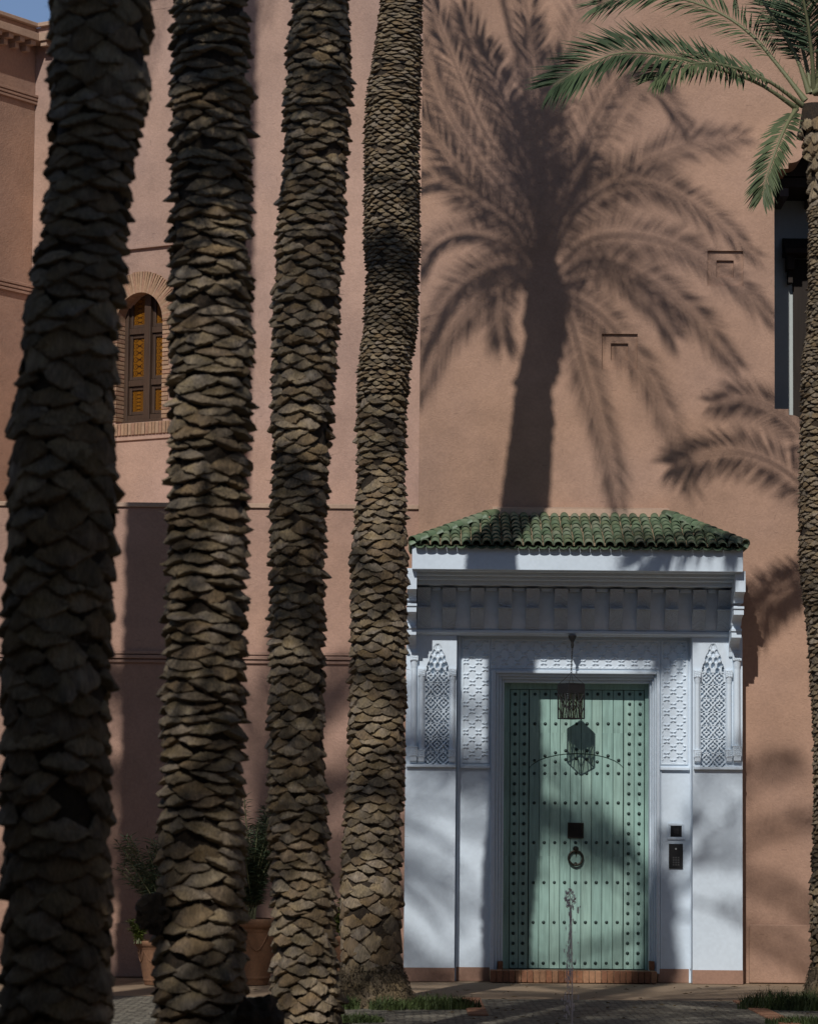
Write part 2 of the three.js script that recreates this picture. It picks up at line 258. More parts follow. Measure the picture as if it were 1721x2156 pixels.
// ------------------------------------------------------------------ the set-back house with the arched window, turned a third of a right angle
{
  const TH = Math.atan(0.637), z0 = 36.5, c0 = V3(px(886, 500, z0), 0, -z0);
  const h = thing('corner_house', 'set-back pink house corner with an arched amber window seen between two palm trunks', 'house', [c0.x, 0, c0.z]);
  h.rotation.y = -TH;   // local +x runs right and nearer, so the wall goes to local -x
  // find local coordinates of a pixel on the wall plane
  const dir = V3(Math.cos(TH), 0, Math.sin(TH)), nor = V3(-Math.sin(TH), 0, Math.cos(TH));
  const onWall = (u, v, off = 0) => { const d = P(u, v, 10).sub(camera.position), q = c0.clone().addScaledVector(nor, off).sub(camera.position), t = q.dot(nor) / d.dot(nor), w = d.multiplyScalar(t).add(camera.position).sub(c0); return [w.dot(dir), w.y]; };
  const xc = onWall(73, 300)[0], yTop = onWall(73, 52)[1];
  const [wx, wSill] = onWall(310, 888), wAp = onWall(300, 614)[1], wSpr = onWall(300, 676)[1];
  const hw = 0.345, cx = wx - 0.12, ry = wAp - wSpr;
  const arch = (P2, w, r, y0) => { P2.moveTo(cx - w, y0); P2.lineTo(cx - w, wSpr); P2.absellipse(cx, wSpr, w, r, Math.PI, 0, true); P2.lineTo(cx + w, y0); P2.closePath(); return P2; };
  const yb = hLedge - 0.04;
  const s = new THREE.Shape([[xc - 0.3, yb], [0.35, yb], [0.35, yTop - 0.05], [xc - 0.3, yTop - 0.05]].map(([x, y]) => new THREE.Vector2(x, y)));
  s.holes.push(arch(new THREE.Path(), hw, ry, wSill));
  const g = new THREE.ExtrudeGeometry(s, { depth: 0.4, bevelEnabled: false, curveSegments: 16 }); g.translate(0, 0, -0.4);
  part('wall', metreUV(clean(g)), M.pinkPale, h);
  // raised panel field (alfiz) round the arch: two fillets
  const yA = onWall(310, 523)[1], yB = onWall(310, 923)[1];
  part('moulding', box(cx - 1.05, cx + 1.05, yA, yA + 0.03, 0.002, 0.045), M.pinkPale, h); part('moulding', box(cx - 1.0, cx + 0.9, yB - 0.012, yB + 0.012, 0.001, 0.025), M.pinkPale, h);
  // window
  const win = part('arched_window', box(cx - hw, cx + hw, wSill - 0.002, wSill + 0.05, -0.30, -0.12), M.woodDark, h, 'arched dark wood window with amber patterned panels');
  const cv = document.createElement('canvas'); cv.width = 64; cv.height = 256; const q = cv.getContext('2d');
  q.fillStyle = '#c8921e'; q.fillRect(0, 0, 64, 256); q.strokeStyle = '#5a3606'; q.lineWidth = 2.5;
  for (let y = 0; y < 256; y += 32) for (const sgn of [-1, 1]) for (const k of [7, 14, 22]) { q.beginPath(); q.arc(32 + sgn * k * 0.9, y + 16, k * 0.55, 0, 6.3); q.stroke(); }
  q.fillStyle = '#4a2b05'; for (let y = 16; y < 256; y += 32) { q.beginPath(); q.arc(32, y, 4, 0, 6.3); q.fill(); }
  const ct = new THREE.CanvasTexture(cv); ct.colorSpace = THREE.SRGBColorSpace; ct.wrapS = ct.wrapT = THREE.RepeatWrapping;
  const amber = new THREE.MeshStandardMaterial({ map: ct, roughness: 0.35, color: 0x9a8a78 });
  const fr = [box(cx - hw, cx - hw + 0.06, wSill, wAp, -0.28, -0.14), box(cx + hw - 0.06, cx + hw, wSill, wAp, -0.28, -0.14), box(cx - 0.045, cx + 0.045, wSill + 0.05, wAp, -0.28, -0.13), box(cx - hw, cx + hw, wSill + 0.051, wSill + 0.11, -0.27, -0.15)];
  const yy = [onWall(310, 800)[1], onWall(310, 690)[1]];
  for (const y of yy) fr.push(box(cx - hw + 0.061, cx - 0.046, y - 0.035, y + 0.035, -0.26, -0.16), box(cx + 0.046, cx + hw - 0.061, y - 0.035, y + 0.035, -0.26, -0.16));
  part('frame', merge(fr), M.woodDark, win);
  for (const sd of [-1, 1]) for (const [a, c] of [[wSill + 0.12, yy[0] - 0.04], [yy[0] + 0.04, yy[1] - 0.04], [yy[1] + 0.04, wAp]]) {
    const x0 = cx + sd * 0.05, x1 = cx + sd * (hw - 0.061), xm = (x0 + x1) / 2, pw = 0.085;
    part('panel_frame', merge([box(xm - 0.13, xm - pw - 0.001, a, c, -0.25, -0.185), box(xm + pw + 0.001, xm + 0.13, a, c, -0.25, -0.185), box(xm - pw, xm + pw, a, a + 0.04, -0.25, -0.19), box(xm - pw, xm + pw, c - 0.04, c, -0.25, -0.19)]), M.woodDark, win);
    const pg = new THREE.BoxGeometry(2 * pw, c - a - 0.085, 0.02); const uv = pg.attributes.uv; for (let i = 0; i < uv.count; i++) uv.setY(i, uv.getY(i) * Math.max(1, Math.round((c - a) / 0.55)) * 0.7);
    pg.translate(xm, (a + c) / 2, -0.22); part('pane', pg, amber, win);
  }
  // bricks: arch and jambs
  const nA = 46;
  for (let i = 0; i < nA; i++) {
    const a = Math.PI * (i + 0.5) / nA, bw = (hw + 0.14) * Math.PI / nA * 0.80, len = 0.245 + 0.012 * hash(i, 3, 5);
    const bg = new THREE.BoxGeometry(bw, len, 0.16); bg.translate(0, len / 2, 0); bg.rotateZ(a - Math.PI / 2);
    bg.translate(cx + (hw - 0.012) * Math.cos(a), wSpr + (ry - 0.012) * Math.sin(a), -0.055 + 0.006 * hash(i, 9, 2)); part('brick', metreUV(clean(bg)), paleBrickMats[(i * 7) % 4], h);
  }
  for (const sd of [-1, 1]) for (let y = wSill + 0.03, k = 0; y < wSpr - 0.02; y += 0.052, k++) {
    const w = k % 8 < 4 ? 0.10 : 0.075; part('brick', box(cx + sd * (hw - 0.014), cx + sd * (hw + w), y, y + 0.042, -0.14, 0.014 + 0.006 * hash(k, sd + 2, 4)), paleBrickMats[(k * 3 + 1) % 4], h);
  }
  for (let k = 0; k < 18; k++) part('brick', box(cx - hw - 0.10 + k * 0.05, cx - hw - 0.058 + k * 0.05, wSill - 0.145, wSill - 0.006, -0.13, 0.02 + 0.006 * hash(k, 8, 4)), paleBrickMats[(k * 5) % 4], h);
  const xT = onWall(140, 40)[0];
  part('wall', box(xT, 0.349, yTop - 0.049, yTop + 4, -0.41, 0.003, 0), M.pinkPale, h);
  // left wing, at a right angle to the window wall, coming towards the camera
  const L = 7;
  const lw = (y0, y1, p0, p1, m, nm = 'wall', z0l = 0.001, z1l = L) => part(nm, box(xc + p0, xc + p1, y0, y1, z0l, z1l, 0.006), m, h);
  lw(0.01, yTop - 0.05, -0.4, 0, M.pink);
  lw(yTop - 0.049, yTop, -0.42, 0.06, M.trim, 'coping');
  part('coping', box(xc + 0.0605, xT, yTop - 0.049, yTop, -0.4, 0.06), M.trim, h);
  const yC = onWall(73, 82)[1], yC2 = onWall(73, 98)[1];
  lw(yC2, yC, 0.001, 0.20, M.trim, 'cornice', 0.2001);
  part('cornice', box(xc + 0.002, xT, yC2, yC, 0.001, 0.20), M.trim, h);
  for (let k = 0; k < 22; k++) { part('dentil', merge([box(xc + 0.001, xc + 0.17, yC2 - 0.06, yC2 - 0.002, 0.22 + k * 0.21, 0.31 + k * 0.21), box(xc + 0.001, xc + 0.09, yC2 - 0.13, yC2 - 0.062, 0.23 + k * 0.21, 0.30 + k * 0.21)]), M.trim, h); }
  for (let k = 0; k < 1; k++) part('dentil', merge([box(xc + 0.2 + k * 0.21, xc + 0.29 + k * 0.21, yC2 - 0.06, yC2 - 0.002, 0.001, 0.17), box(xc + 0.21 + k * 0.21, xc + 0.28 + k * 0.21, yC2 - 0.13, yC2 - 0.062, 0.001, 0.09)]), M.trim, h);
  for (const [v0, v1] of [[202, 222], [601, 623]]) {
    const a = onWall(73, v0)[1], c = onWall(73, v1)[1], st = (a - c) / 3.4;
    for (let k = 0; k < 3; k++) lw(a - st * (k * 1.2 + 1), a - st * k * 1.2, 0.001, 0.05 - 0.008 * k, M.pink, 'string_course');
  }
  // recessed arched panel on the wing, its edge just inside the frame
  const yR = onWall(73, 558)[1];
  lw(onWall(73, 1000)[1], yR, 0.001, 0.035, M.pink, 'panel_surround', 0.9, 0.96);
  lw(onWall(73, 1000)[1], yR - 0.3, 0.001, 0.02, M.pinkPale, 'panel_surround', 1.35, 1.40);
}

// ------------------------------------------------------------------ the white portal
const portal = thing('entrance_portal', 'white Moorish entrance portal with green tiled canopy, carved stucco and a pale green door', 'portal');
const h1337 = py(1210, 1338, ZA);
const XA = { l: px(852, 1700, ZA), lr: px(960, 1500, ZA), rl: px(1457, 1500, ZA), r: px(1562, 1700, ZA) };
const yLedge = py(1210, 1612, ZA), yBase = py(1210, 2040, ZA);
{
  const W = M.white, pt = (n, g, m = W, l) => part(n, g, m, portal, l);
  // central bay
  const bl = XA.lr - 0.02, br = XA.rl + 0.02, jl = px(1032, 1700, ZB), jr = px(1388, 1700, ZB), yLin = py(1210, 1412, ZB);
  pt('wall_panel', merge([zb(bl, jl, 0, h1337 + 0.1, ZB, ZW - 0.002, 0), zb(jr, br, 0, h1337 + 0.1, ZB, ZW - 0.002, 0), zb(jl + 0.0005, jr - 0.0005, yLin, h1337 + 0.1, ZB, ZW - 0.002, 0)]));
  // stucco bands
  const dots = []; for (let k = 0; k < 4; k++) { const q = k / 4 + 0.125; dots.push([q, q, 1], [q, 1 - q, -1]); }
  const pat = (x, y) => {                            // stepped little leaves that run along a diagonal lattice
    const X = x / 0.136, Y = y / 0.148, fx = X - Math.floor(X), fy = Y - Math.floor(Y); let m = 0;
    for (const [a, c, sg] of dots) { let dx = fx - a, dy = fy - c; dx -= Math.round(dx); dy -= Math.round(dy); const p = dx * 0.136, q = dy * 0.148 - sg * p * 0.35; m = Math.max(m, 1 - Math.pow(Math.abs(p) / 0.0165, 2.4) - Math.pow(Math.abs(q) / 0.0085, 2)); }
    const cx = Math.abs(fx - 0.5), cy = Math.abs(fy - 0.5), r = Math.hypot(cx, cy), fl = Math.max(0, 1 - Math.abs(r - 0.16) / 0.06) * 0.25 + (r < 0.06 ? 0.3 : 0);
    return 0.004 + 0.02 * Math.sqrt(Math.max(0, m)) + 0.006 * fl;
  };
  const yS = py(1210, 1345, ZB), pf = (x0, x1, y0, y1) => pt('stucco_panel', relief(x0, x1, y0, y1, Math.round((x1 - x0) / 0.0062), Math.round((y1 - y0) / 0.0062), (x, y) => {
    const e = Math.min(x - x0, x1 - x, y - y0, y1 - y); return e < 0.006 ? -0.001 : e < 0.022 ? 0.012 : pat(x, y);
  }, ZB), M.stucco);
  const sl0 = px(971, 1480, ZB), sl1 = px(1031, 1480, ZB), sr0 = px(1389, 1480, ZB), sr1 = px(1448, 1480, ZB), ySb = py(1000, 1608, ZB);
  pf(sl0, sl1, ySb, yS); pf(sr0, sr1, ySb, yS); pf(sl1 + 0.001, sr0 - 0.001, yLin + 0.012, yS);
  for (const [a, c] of [[sl0 - 0.005, sl1 + 0.004], [sr0 - 0.004, sr1 + 0.006]]) pt('ledge', zb(a, c, yLedge - 0.034, yLedge - 0.004, ZB - 0.045, ZB - 0.001, 0.006));
  for (const u of [964.5, 1453.5]) pt('fillet', zb(px(u, 1500, ZB) - 0.012, px(u, 1500, ZB) + 0.012, yBase, h1337, ZB - 0.03, ZB - 0.001, 0.006));
  for (const u of [1030, 1390]) pt('fillet', zb(px(u, 1850, ZB) - 0.006, px(u, 1850, ZB) + 0.006, yBase, ySb - 0.06, ZB - 0.012, ZB - 0.001, 0.004));
  // door surround: receding steps
  const steps = [[1032, 1388, 1412, 34.915, 34.999], [1041, 1381, 1418.5, 34.965, 35.06], [1047.5, 1376, 1425, 35.01, 35.12], [1053.5, 1371, 1431, 35.06, 35.24]];
  steps.forEach(([a, c, v, z0, z1], i) => {
    const n = steps[i + 1] ?? [1059, 1366, 1437.5], xa = px(a, 1740, z0) + i * 0.0006, xb = px(n[0], 1740, z0), xc = px(n[1], 1740, z0), xd = px(c, 1740, z0) - i * 0.0006, ya = py(1210, v, z0), yb = py(1210, n[2], z0);
    pt('door_surround', merge([zb(xa, xb, 0.09, ya, z0, z1, 0.008), zb(xc, xd, 0.09, ya, z0, z1, 0.008), zb(xb + 0.0005, xc - 0.0005, yb, ya - 0.001, z0 + 0.001, z1, 0.008)]));
  });
  // wings
  for (const sd of [-1, 1]) {
    const x0 = sd < 0 ? XA.l : XA.rl, x1 = sd < 0 ? XA.lr : XA.r;
    const um = (a, b) => sd < 0 ? a : b;
    const n0 = px(um(893.5, 1473), 1500, ZA), n1 = px(um(946, 1527), 1500, ZA), yT = py(um(920, 1500), 1345, ZA);
    pt('wall_panel', merge([zb(x0, x1, 0, yLedge, ZA, ZW - 0.003, 0.004), zb(x0, n0, yLedge + 0.0005, h1337, ZA, ZW - 0.003, 0), zb(n1, x1, yLedge + 0.0005, h1337, ZA, ZW - 0.003, 0), zb(n0 + 0.0005, n1 - 0.0005, yT, h1337, ZA, ZW - 0.003, 0), zb(n0 + 0.0005, n1 - 0.0005, yLedge + 0.001, yT - 0.001, ZA + 0.12, ZW - 0.004, 0)]));
    const cx = (n0 + n1) / 2, hw = (n1 - n0) / 2, yL1 = py(920, 1416, ZA), yAp = py(um(920, 1500), 1357, ZA);
    const cells = [];                                // little niches of the muqarnas head, from the crown down
    const rows = [[0.0, 1, 0], [0.055, 2, 0.038], [0.075, 1, 0], [0.115, 2, 0.075], [0.135, 2, 0.03], [0.165, 2, 0.098], [0.19, 3, 0.062], [0.225, 2, 0.112], [0.245, 2, 0.045]];
    rows.forEach(([dy, n, sp], k) => { for (let i = 0; i < n; i++) cells.push([cx + (n === 1 ? 0 : n === 2 ? (i ? sp : -sp) : (i - 1) * sp), yAp - dy, 0.019, 0.055, 0.020 + 0.0075 * k]); });
    const lat = (x, y) => {                          // pierced tracery
      const X = (x - cx) / 0.135, Y = (y - yLedge) / 0.142, fx = Math.abs(X - Math.round(X)), fy = Y - Math.floor(Y), st = Math.floor(Y) % 2 ? 0 : 0.5, gx = Math.abs(X + st - Math.round(X + st));
      const u = gx, w = fy - 0.5, r = Math.hypot(u * 1.15, w * 0.9), t = Math.atan2(w, u);
      const g = Math.cos(6 * Math.PI * u + 2.2 * w) * Math.cos(6 * Math.PI * w) + 0.75 * Math.cos(22 * r - 1.5 * Math.cos(3 * t)) + 0.35 * Math.cos(4 * Math.PI * (fx + w));
      return g > 0.42 ? -0.05 : -0.014;
    };
    const hAt = (y) => { const t = (yAp + 0.006 - y) / (yAp - yL1); return t < 0 ? -1 : t > 1 ? hw : hw * Math.min(1, 0.14 + 0.86 * Math.pow(t, 0.72)) - (Math.floor(t * 6) % 2 ? 0.008 : 0); };
    pt('carved_panel', relief(n0, n1, yLedge + 0.001, yT, 76, 330, (x, y) => {
      if (Math.abs(x - cx) > hw - 0.004) return -0.001;
      let d = 0;
      if (y > yL1 - 0.075) {
        if (Math.abs(x - cx) < hAt(y) - 0.004) { d = -0.008; for (const [ax, ay, w, hh, dp] of cells) { const q = (x - ax) / w, top = ay - 0.02 * q * q; if (Math.abs(q) < 1 && y < top && y > ay - hh) d = Math.min(d, -dp * (0.55 + 0.45 * (1 - q * q))); } }
        if (y < yL1 + 0.02 && d > -0.02) { const l = lat(x, y); if (Math.abs(x - cx) < hw * 0.8) d = Math.min(d, l); }
      } else d = lat(x, y);
      return d;
    }, ZA), M.stucco);
    // columns
    const cols = sd < 0 ? [[870.5, 14, 1373, 1406, 1573, 1609, 0.030], [886.5, 12.5, 1408, 1437, 1580, 1609, 0.02], [951.5, 12, 1408, 1437, 1580, 1609, 0.02]] : [[1549.5, 15.5, 1372, 1408, 1572, 1609, 0.030], [1466.5, 12, 1411, 1440, 1580, 1609, 0.02], [1533, 12, 1411, 1440, 1580, 1609, 0.02]];
    for (const [u, w, c0, c1, b0, b1, pr] of cols) {
      const X = px(u, 1500, ZA), r = w / 2 / 201, yc0 = py(u, c0, ZA), yc1 = py(u, c1, ZA), yb0 = py(u, b0, ZA), yb1 = py(u, b1, ZA), zc = ZA - pr * 0.4;
      const sh = new THREE.CylinderGeometry(r * 0.92, r * 0.95, yc1 - yb0, 14); sh.translate(X, (yc1 + yb0) / 2, -zc); pt('column', clean(sh));
      const ym = lerp(yc0, yc1, 0.55);
      const fr = (x0, x1, y0, y1, z) => relief(x0, x1, y0, y1, 20, 20, (x, y) => { const e = Math.min(x - x0, x1 - x, y - y0, y1 - y), q = Math.sin((x - y) * 190) * Math.sin((x + y) * 150); return e < 0.006 ? 0 : q > 0.1 ? 0.006 : 0.0; }, z);
      const cp = new THREE.CylinderGeometry(r * 1.25, r * 0.9, ym - yc1, 12); cp.translate(X, (ym + yc1) / 2, -zc + 0.002);
      pt('capital', merge([zb(X - r * 1.22, X + r * 1.22, ym, yc0, ZA - pr - r, ZA - 0.001, 0.004), fr(X - r * 1.1, X + r * 1.1, ym + 0.004, yc0 - 0.004, ZA - pr - r - 0.001), cp]), W);
      const y1 = lerp(yb0, yb1, 0.55), y2 = lerp(yb0, yb1, 0.8);
      const q = (f) => [ZA - (pr + r) * f];
      pt('column_base', merge([zb(X - r * 1.25, X + r * 1.25, y1, yb0, ZA - pr - r * 1.1, ZA - 0.001, 0.004), fr(X - r * 1.1, X + r * 1.1, y1 + 0.004, yb0 - 0.006, ZA - pr - r * 1.1 - 0.001), zb(X - r * 1.35, X + r * 1.35, yb0 - 0.006, yb0 + 0.008, ZA - pr - r * 1.3, ZA - 0.002, 0.003),
        extrudeX([[ZA - 0.001, y1 - 0.001], [ZA - pr - r, y1 - 0.001], [ZA - pr - r * 0.9, y2], [ZA - pr * 0.6, yb1 + 0.012], [ZA - 0.001, yb1 + 0.012]], X - r, X + r)]), W);
    }
    pt('ledge', zb(x0 + 0.01, x1 - 0.003, yLedge - 0.03, yLedge, ZA - 0.05, ZA - 0.001, 0.006));
    pt('base_course', merge([zb(x0 - 0.003, x1 + 0.003, 0, yBase, ZA - 0.006, ZA - 0.0005, 0.004), sd < 0 ? zb(x1 + 0.02, px(1030, 2050, ZB), 0, yBase, ZB - 0.006, ZB - 0.0005, 0.003) : zb(px(1384, 2050, ZB), x0 - 0.02, 0, yBase, ZB - 0.006, ZB - 0.0005, 0.003)]), M.brickBase);
  }
  // cornice: fascia, stepped soffit, cove
  const H = (v) => py(1210, v, 34.3), xc0 = px(876, 1270, 34.3), xc1 = px(1540.5, 1270, 34.3), f0 = px(867, 1180, ZF), f1 = px(1563, 1180, ZF);
  const yF0 = py(1210, 1154, ZF), yF1 = py(1210, 1201, ZF);
  pt('fascia', zb(f0, f1, yF1, yF0, ZF, ZW - 0.004, 0.005));
  const cove = []; for (let i = 0; i <= 10; i++) { const t = i / 10, a = t * Math.PI / 2; cove.push([34.55 + 0.13 * t, lerp(H(1236), H(1323), Math.sin(a * 0.92) / Math.sin(Math.PI / 2 * 0.92))]); }
  const yU = yF1 - 0.002;
  pt('cornice', extrudeX([[ZW - 0.006, yU], [33.99, yU], [33.99, H(1209)], [34.10, H(1210)], [34.10, H(1216)], [34.21, H(1217)], [34.21, H(1223)], [34.32, H(1224)], [34.32, H(1232)], [34.55, H(1234)], ...cove, [34.655, H(1324)], [34.655, H(1329)], [34.68, H(1331)], [34.69, H(1333.5)], [34.695, H(1334)], [34.695, h1337 + 0.001], [ZW - 0.006, h1337 + 0.001]], xc0, xc1));
  const us = [892, 945, 1004.6, 1063, 1121, 1181, 1238, 1297, 1355, 1414, 1472, 1525];
  const arab = tex(256, (x, y) => { const u = Math.abs(x - 0.5), w = y * 2 - 1; return 0.5 + 0.5 * Math.sin(30 * Math.hypot(u, w * 0.5) + 6 * Math.sin(14 * w + 20 * u)); }, 0.21);
  const carved = M.stucco.clone(); carved.bumpMap = arab; carved.bumpScale = 0.008;
  for (const u of us) {
    const X = px(u, 1278, 34.45), w = 0.068;
    const tier = (va, vb, za, zb_, out) => { const pr = [[34.71, H(va)], [za - out, H(va)]]; for (let i = 1; i <= 8; i++) { const t = i / 8; pr.push([lerp(za - out, zb_ - out * 0.45, t ** 0.75), lerp(H(va + 3), H(vb), t)]); } pr.push([34.71, H(vb)]); return extrudeX(pr, X - w, X + w); };
    pt('bracket', merge([tier(1238, 1277, 34.48, 34.57, 0.08), tier(1280, 1321, 34.57, 34.685, 0.075), zb(X - w - 0.006, X + w + 0.006, H(1280), H(1277.5), 34.46, 34.66, 0.002)]), carved);
  }
  for (let i = 0; i < us.length - 1; i++) { const a = px(us[i], 1240, 34.45) + 0.085, c = px(us[i + 1], 1240, 34.45) - 0.085; if (c > a) pt('frieze_block', zb(a, c, H(1243), H(1235.5), 34.49, 34.58, 0.004)); }
  // end corbels
  for (const [ua, ub, us2] of [[856, 876, -1], [1540.5, 1561.5, 1]]) {
    const x0 = px(ua, 1290, 34.3) + (us2 < 0 ? 0.0 : 0.0008), x1 = px(ub, 1290, 34.3);
    const tier = (va, vm, vb, zt, zn) => { const pr = [[ZA + 0.1, H(va)], [zt, H(va)], [zt, H(vm)]]; for (let i = 1; i <= 6; i++) { const t = i / 6; pr.push([lerp(zt, zn, Math.sin(t * Math.PI / 2)), lerp(H(vm), H(vb), 1 - Math.cos(t * Math.PI / 2) * 0.999)]); } pr.push([ZA + 0.1, H(vb)]); return extrudeX(pr, x0, x1); };
    pt('corbel', merge([tier(1204.5, 1248, 1268, 33.975, 34.2), tier(1275, 1293, 1312, 34.16, 34.42), tier(1319, 1338, 1375, 34.40, 34.69), zb(x0 - 0.004, x1 + 0.004, H(1281), H(1276), 34.14, ZA, 0.003), zb(x0 - 0.004, x1 + 0.004, H(1325), H(1320), 34.38, ZA, 0.003), zb(x0 + 0.006, x1 - 0.006, H(1319), H(1204), 34.43, ZA + 0.1, 0)]));
  }
  // threshold
  const st = part('door_step', pb(1031, 2046, 1382.5, 2064, 34.645, 35.22, 0.004), M.mortar, portal);
  const n = 27, x0 = px(1031.5, 2054, 34.62), x1 = px(1382, 2054, 34.62), yT = py(1210, 2044, 34.62);
  for (let k = 0; k < n; k++) { const a = lerp(x0, x1, k / n), c = lerp(x0, x1, (k + 1) / n); part('brick', zb(a + 0.003, c - 0.003, 0.002 + 0.003 * hash(k, 1, 1), yT - 0.004 * hash(k, 2, 1), 34.622 + 0.006 * hash(k, 3, 1), 34.9, 0.004), brickMats[Math.floor(hash(k, 4, 8) * 4)], st); }
  for (const [a, c] of [[1047, 1058], [1366.5, 1377]]) pt('door_stop', pb(a, 2024, c, 2043, 34.93, 35.1, 0.006), brickMats[3]);
}

// ------------------------------------------------------------------ roof tiles
{
  const roof = new THREE.Group(); roof.name = 'canopy_roof'; portal.add(roof);
  const E0 = P(873, 1138, ZF - 0.03), E1 = P(1563, 1138, ZF - 0.03), T0 = P(1040, 1078, ZW - 0.12), T1 = P(1404, 1078, ZW - 0.12);
  const ye = (E0.y + E1.y) / 2, yt = (T0.y + T1.y) / 2, ze = E0.z, zt = T0.z;
  const up = V3(0, yt - ye, zt - ze), L = up.length(); up.normalize(); const nrm = V3(0, -up.z, up.y);   // along the slope; out of it
  const drop = 0.055;
  // mortar bed: front and side slopes
  const bed = new THREE.BufferGeometry(), q = (x, y, z) => [x, y - drop, z];
  const A = q(E0.x, ye, ze), B = q(E1.x, ye, ze), C = q(T1.x, yt, zt), D = q(T0.x, yt, zt), Ew = q(E0.x, ye, -ZW + 0.002), Bw = q(E1.x, ye, -ZW + 0.002), Cw = q(T1.x, yt, -ZW + 0.002), Dw = q(T0.x, yt, -ZW + 0.002);
  bed.setAttribute('position', new THREE.BufferAttribute(new Float32Array([A, B, C, A, C, D, A, D, Ew, D, Dw, Ew, B, Bw, C, C, Bw, Cw, A, Ew, B, B, Ew, Bw, D, C, Cw, D, Cw, Dw].flat()), 3));
  bed.computeVertexNormals(); part('roof_bed', metreUV(bed), M.mortar, roof);
  const halfTile = (len, r0, r1, th = 0.010, inv = false) => {           // lower end at y = 0, along +y, bulging to +z
    const p = [], N = 8, ring = (y, r, rz) => { const o = []; if (inv) rz *= 0.62; for (let i = 0; i <= N; i++) { const a = Math.PI * i / N; o.push([r * Math.cos(a), y, (inv ? -1 : 1) * rz * Math.sin(a)]); } return o; };
    const o0 = ring(0, r0, r0), o1 = ring(len, r1, r1), i0 = ring(0, r0 - th, r0 - th), i1 = ring(len, r1 - th, r1 - th);
    const quad = (a, b, c, d) => p.push(...a, ...b, ...c, ...a, ...c, ...d);
    for (let i = 0; i < N; i++) { quad(o0[i], o0[i + 1], o1[i + 1], o1[i]); quad(i0[i + 1], i0[i], i1[i], i1[i + 1]); quad(o0[i + 1], o0[i], i0[i], i0[i + 1]); }
    const g = new THREE.BufferGeometry(); g.setAttribute('position', new THREE.BufferAttribute(new Float32Array(p), 3));
    let m = mergeVertices(g, 1e-5); m.computeVertexNormals(); return metreUVsmooth(m);
  };
  function metreUVsmooth(g) { const p = g.attributes.position, uv = new Float32Array(p.count * 2); for (let i = 0; i < p.count; i++) { uv[2 * i] = p.getX(i) + p.getZ(i); uv[2 * i + 1] = p.getY(i); } g.setAttribute('uv', new THREE.BufferAttribute(uv, 2)); return g; }
  const gCover = [halfTile(0.205, 0.050, 0.042, 0.014), halfTile(0.205, 0.0485, 0.042, 0.014), halfTile(0.2, 0.051, 0.042, 0.014)], gPan = halfTile(0.3, 0.052, 0.046, 0.010, true);
  const basis = new THREE.Matrix4().makeBasis(V3(1, 0, 0), up, nrm);
  const setOn = (m, pos, b, jit = 0.03, tip = 0) => { const e = new THREE.Quaternion().setFromRotationMatrix(b).multiply(new THREE.Quaternion().setFromEuler(new THREE.Euler(tip + rr(-jit, jit) * 0.5, rr(-jit, jit), rr(-jit, jit)))); m.quaternion.copy(e); m.position.copy(pos); };
  const pitch = (E1.x - E0.x) / 32, nr = 8, ex = L / nr;
  for (let i = 0; i < 33; i++) for (let j = 0; j < nr; j++) {
    const x = E0.x + pitch * (i + 0.0), s = j * ex, f = s / L, xl = lerp(E0.x, T0.x, f), xr = lerp(E1.x, T1.x, f);
    if (x < xl + 0.02 || x > xr - 0.02) continue;
    const m = part('roof_tile', gCover[(i * 5 + j * 3) % 3], tileMats[Math.floor(hash(i, j, 6) * 7)], roof);
    setOn(m, V3(x + rr(-0.004, 0.004), ye - drop, ze).addScaledVector(up, s - 0.03 + rr(-0.006, 0.006)).addScaledVector(nrm, 0.012 + rr(0, 0.006)), basis, 0.05, -0.065);
  }
  for (let i = 0; i < 32; i++) { const m = part('roof_tile', gPan, tileMats[3], roof); setOn(m, V3(E0.x + pitch * (i + 0.5), ye - drop, ze).addScaledVector(up, -0.055).addScaledVector(nrm, 0.006), basis, 0.02); }
  for (const sd of [-1, 1]) {                         // hips
    const a = sd < 0 ? V3(E0.x, ye - drop, ze) : V3(E1.x, ye - drop, ze), b = sd < 0 ? V3(T0.x, yt - drop, zt) : V3(T1.x, yt - drop, zt), d = b.clone().sub(a), len = d.length(); d.normalize();
    const s = V3(sd, 0, 0).cross(d).normalize(), side = d.clone().cross(V3(0, 1, 0)).normalize(), nn = side.clone().cross(d).normalize(), bm = new THREE.Matrix4().makeBasis(side, d, nn);
    for (let k = 0; k < 12; k++) { const m = part('hip_tile', gCover[k % 3], tileMats[Math.floor(hash(k, sd + 3, 16) * 7)], roof); m.scale.set(1.22, 1, 1.15); setOn(m, a.clone().addScaledVector(d, k * len / 12 - 0.03).addScaledVector(nn, 0.04), bm, 0.05, -0.07); }
    // side slope tiles, seen only by their shadow
    const list = [], sup = V3(-sd * (Math.abs(b.x - a.x)), yt - ye, 0).normalize(), sn = V3(sd * sup.y * 1, Math.abs(sup.x), 0).normalize(), sb = new THREE.Matrix4().makeBasis(sup.clone().cross(sn), sup, sn);
    for (let i = 0; i < 11; i++) for (let j = 0; j < 5; j++) { const zz = ze - 0.03 - i * 0.1, s0 = j * 0.17, xx = a.x - sd * Math.abs(sup.x) * s0; if (Math.abs(xx - a.x) / Math.abs(b.x - a.x) > (ze - zz) / (ze - zt)) continue; const g = gCover[j % 3].clone().applyMatrix4(sb); g.translate(a.x + sup.x * (s0 - 0.05), ye - drop + sup.y * (s0 - 0.05) + 0.01, zz); list.push(g); }
    const m = part('side_tiles', merge(list), tileMats[1], roof); m.userData.kind = 'stuff';
  }
}

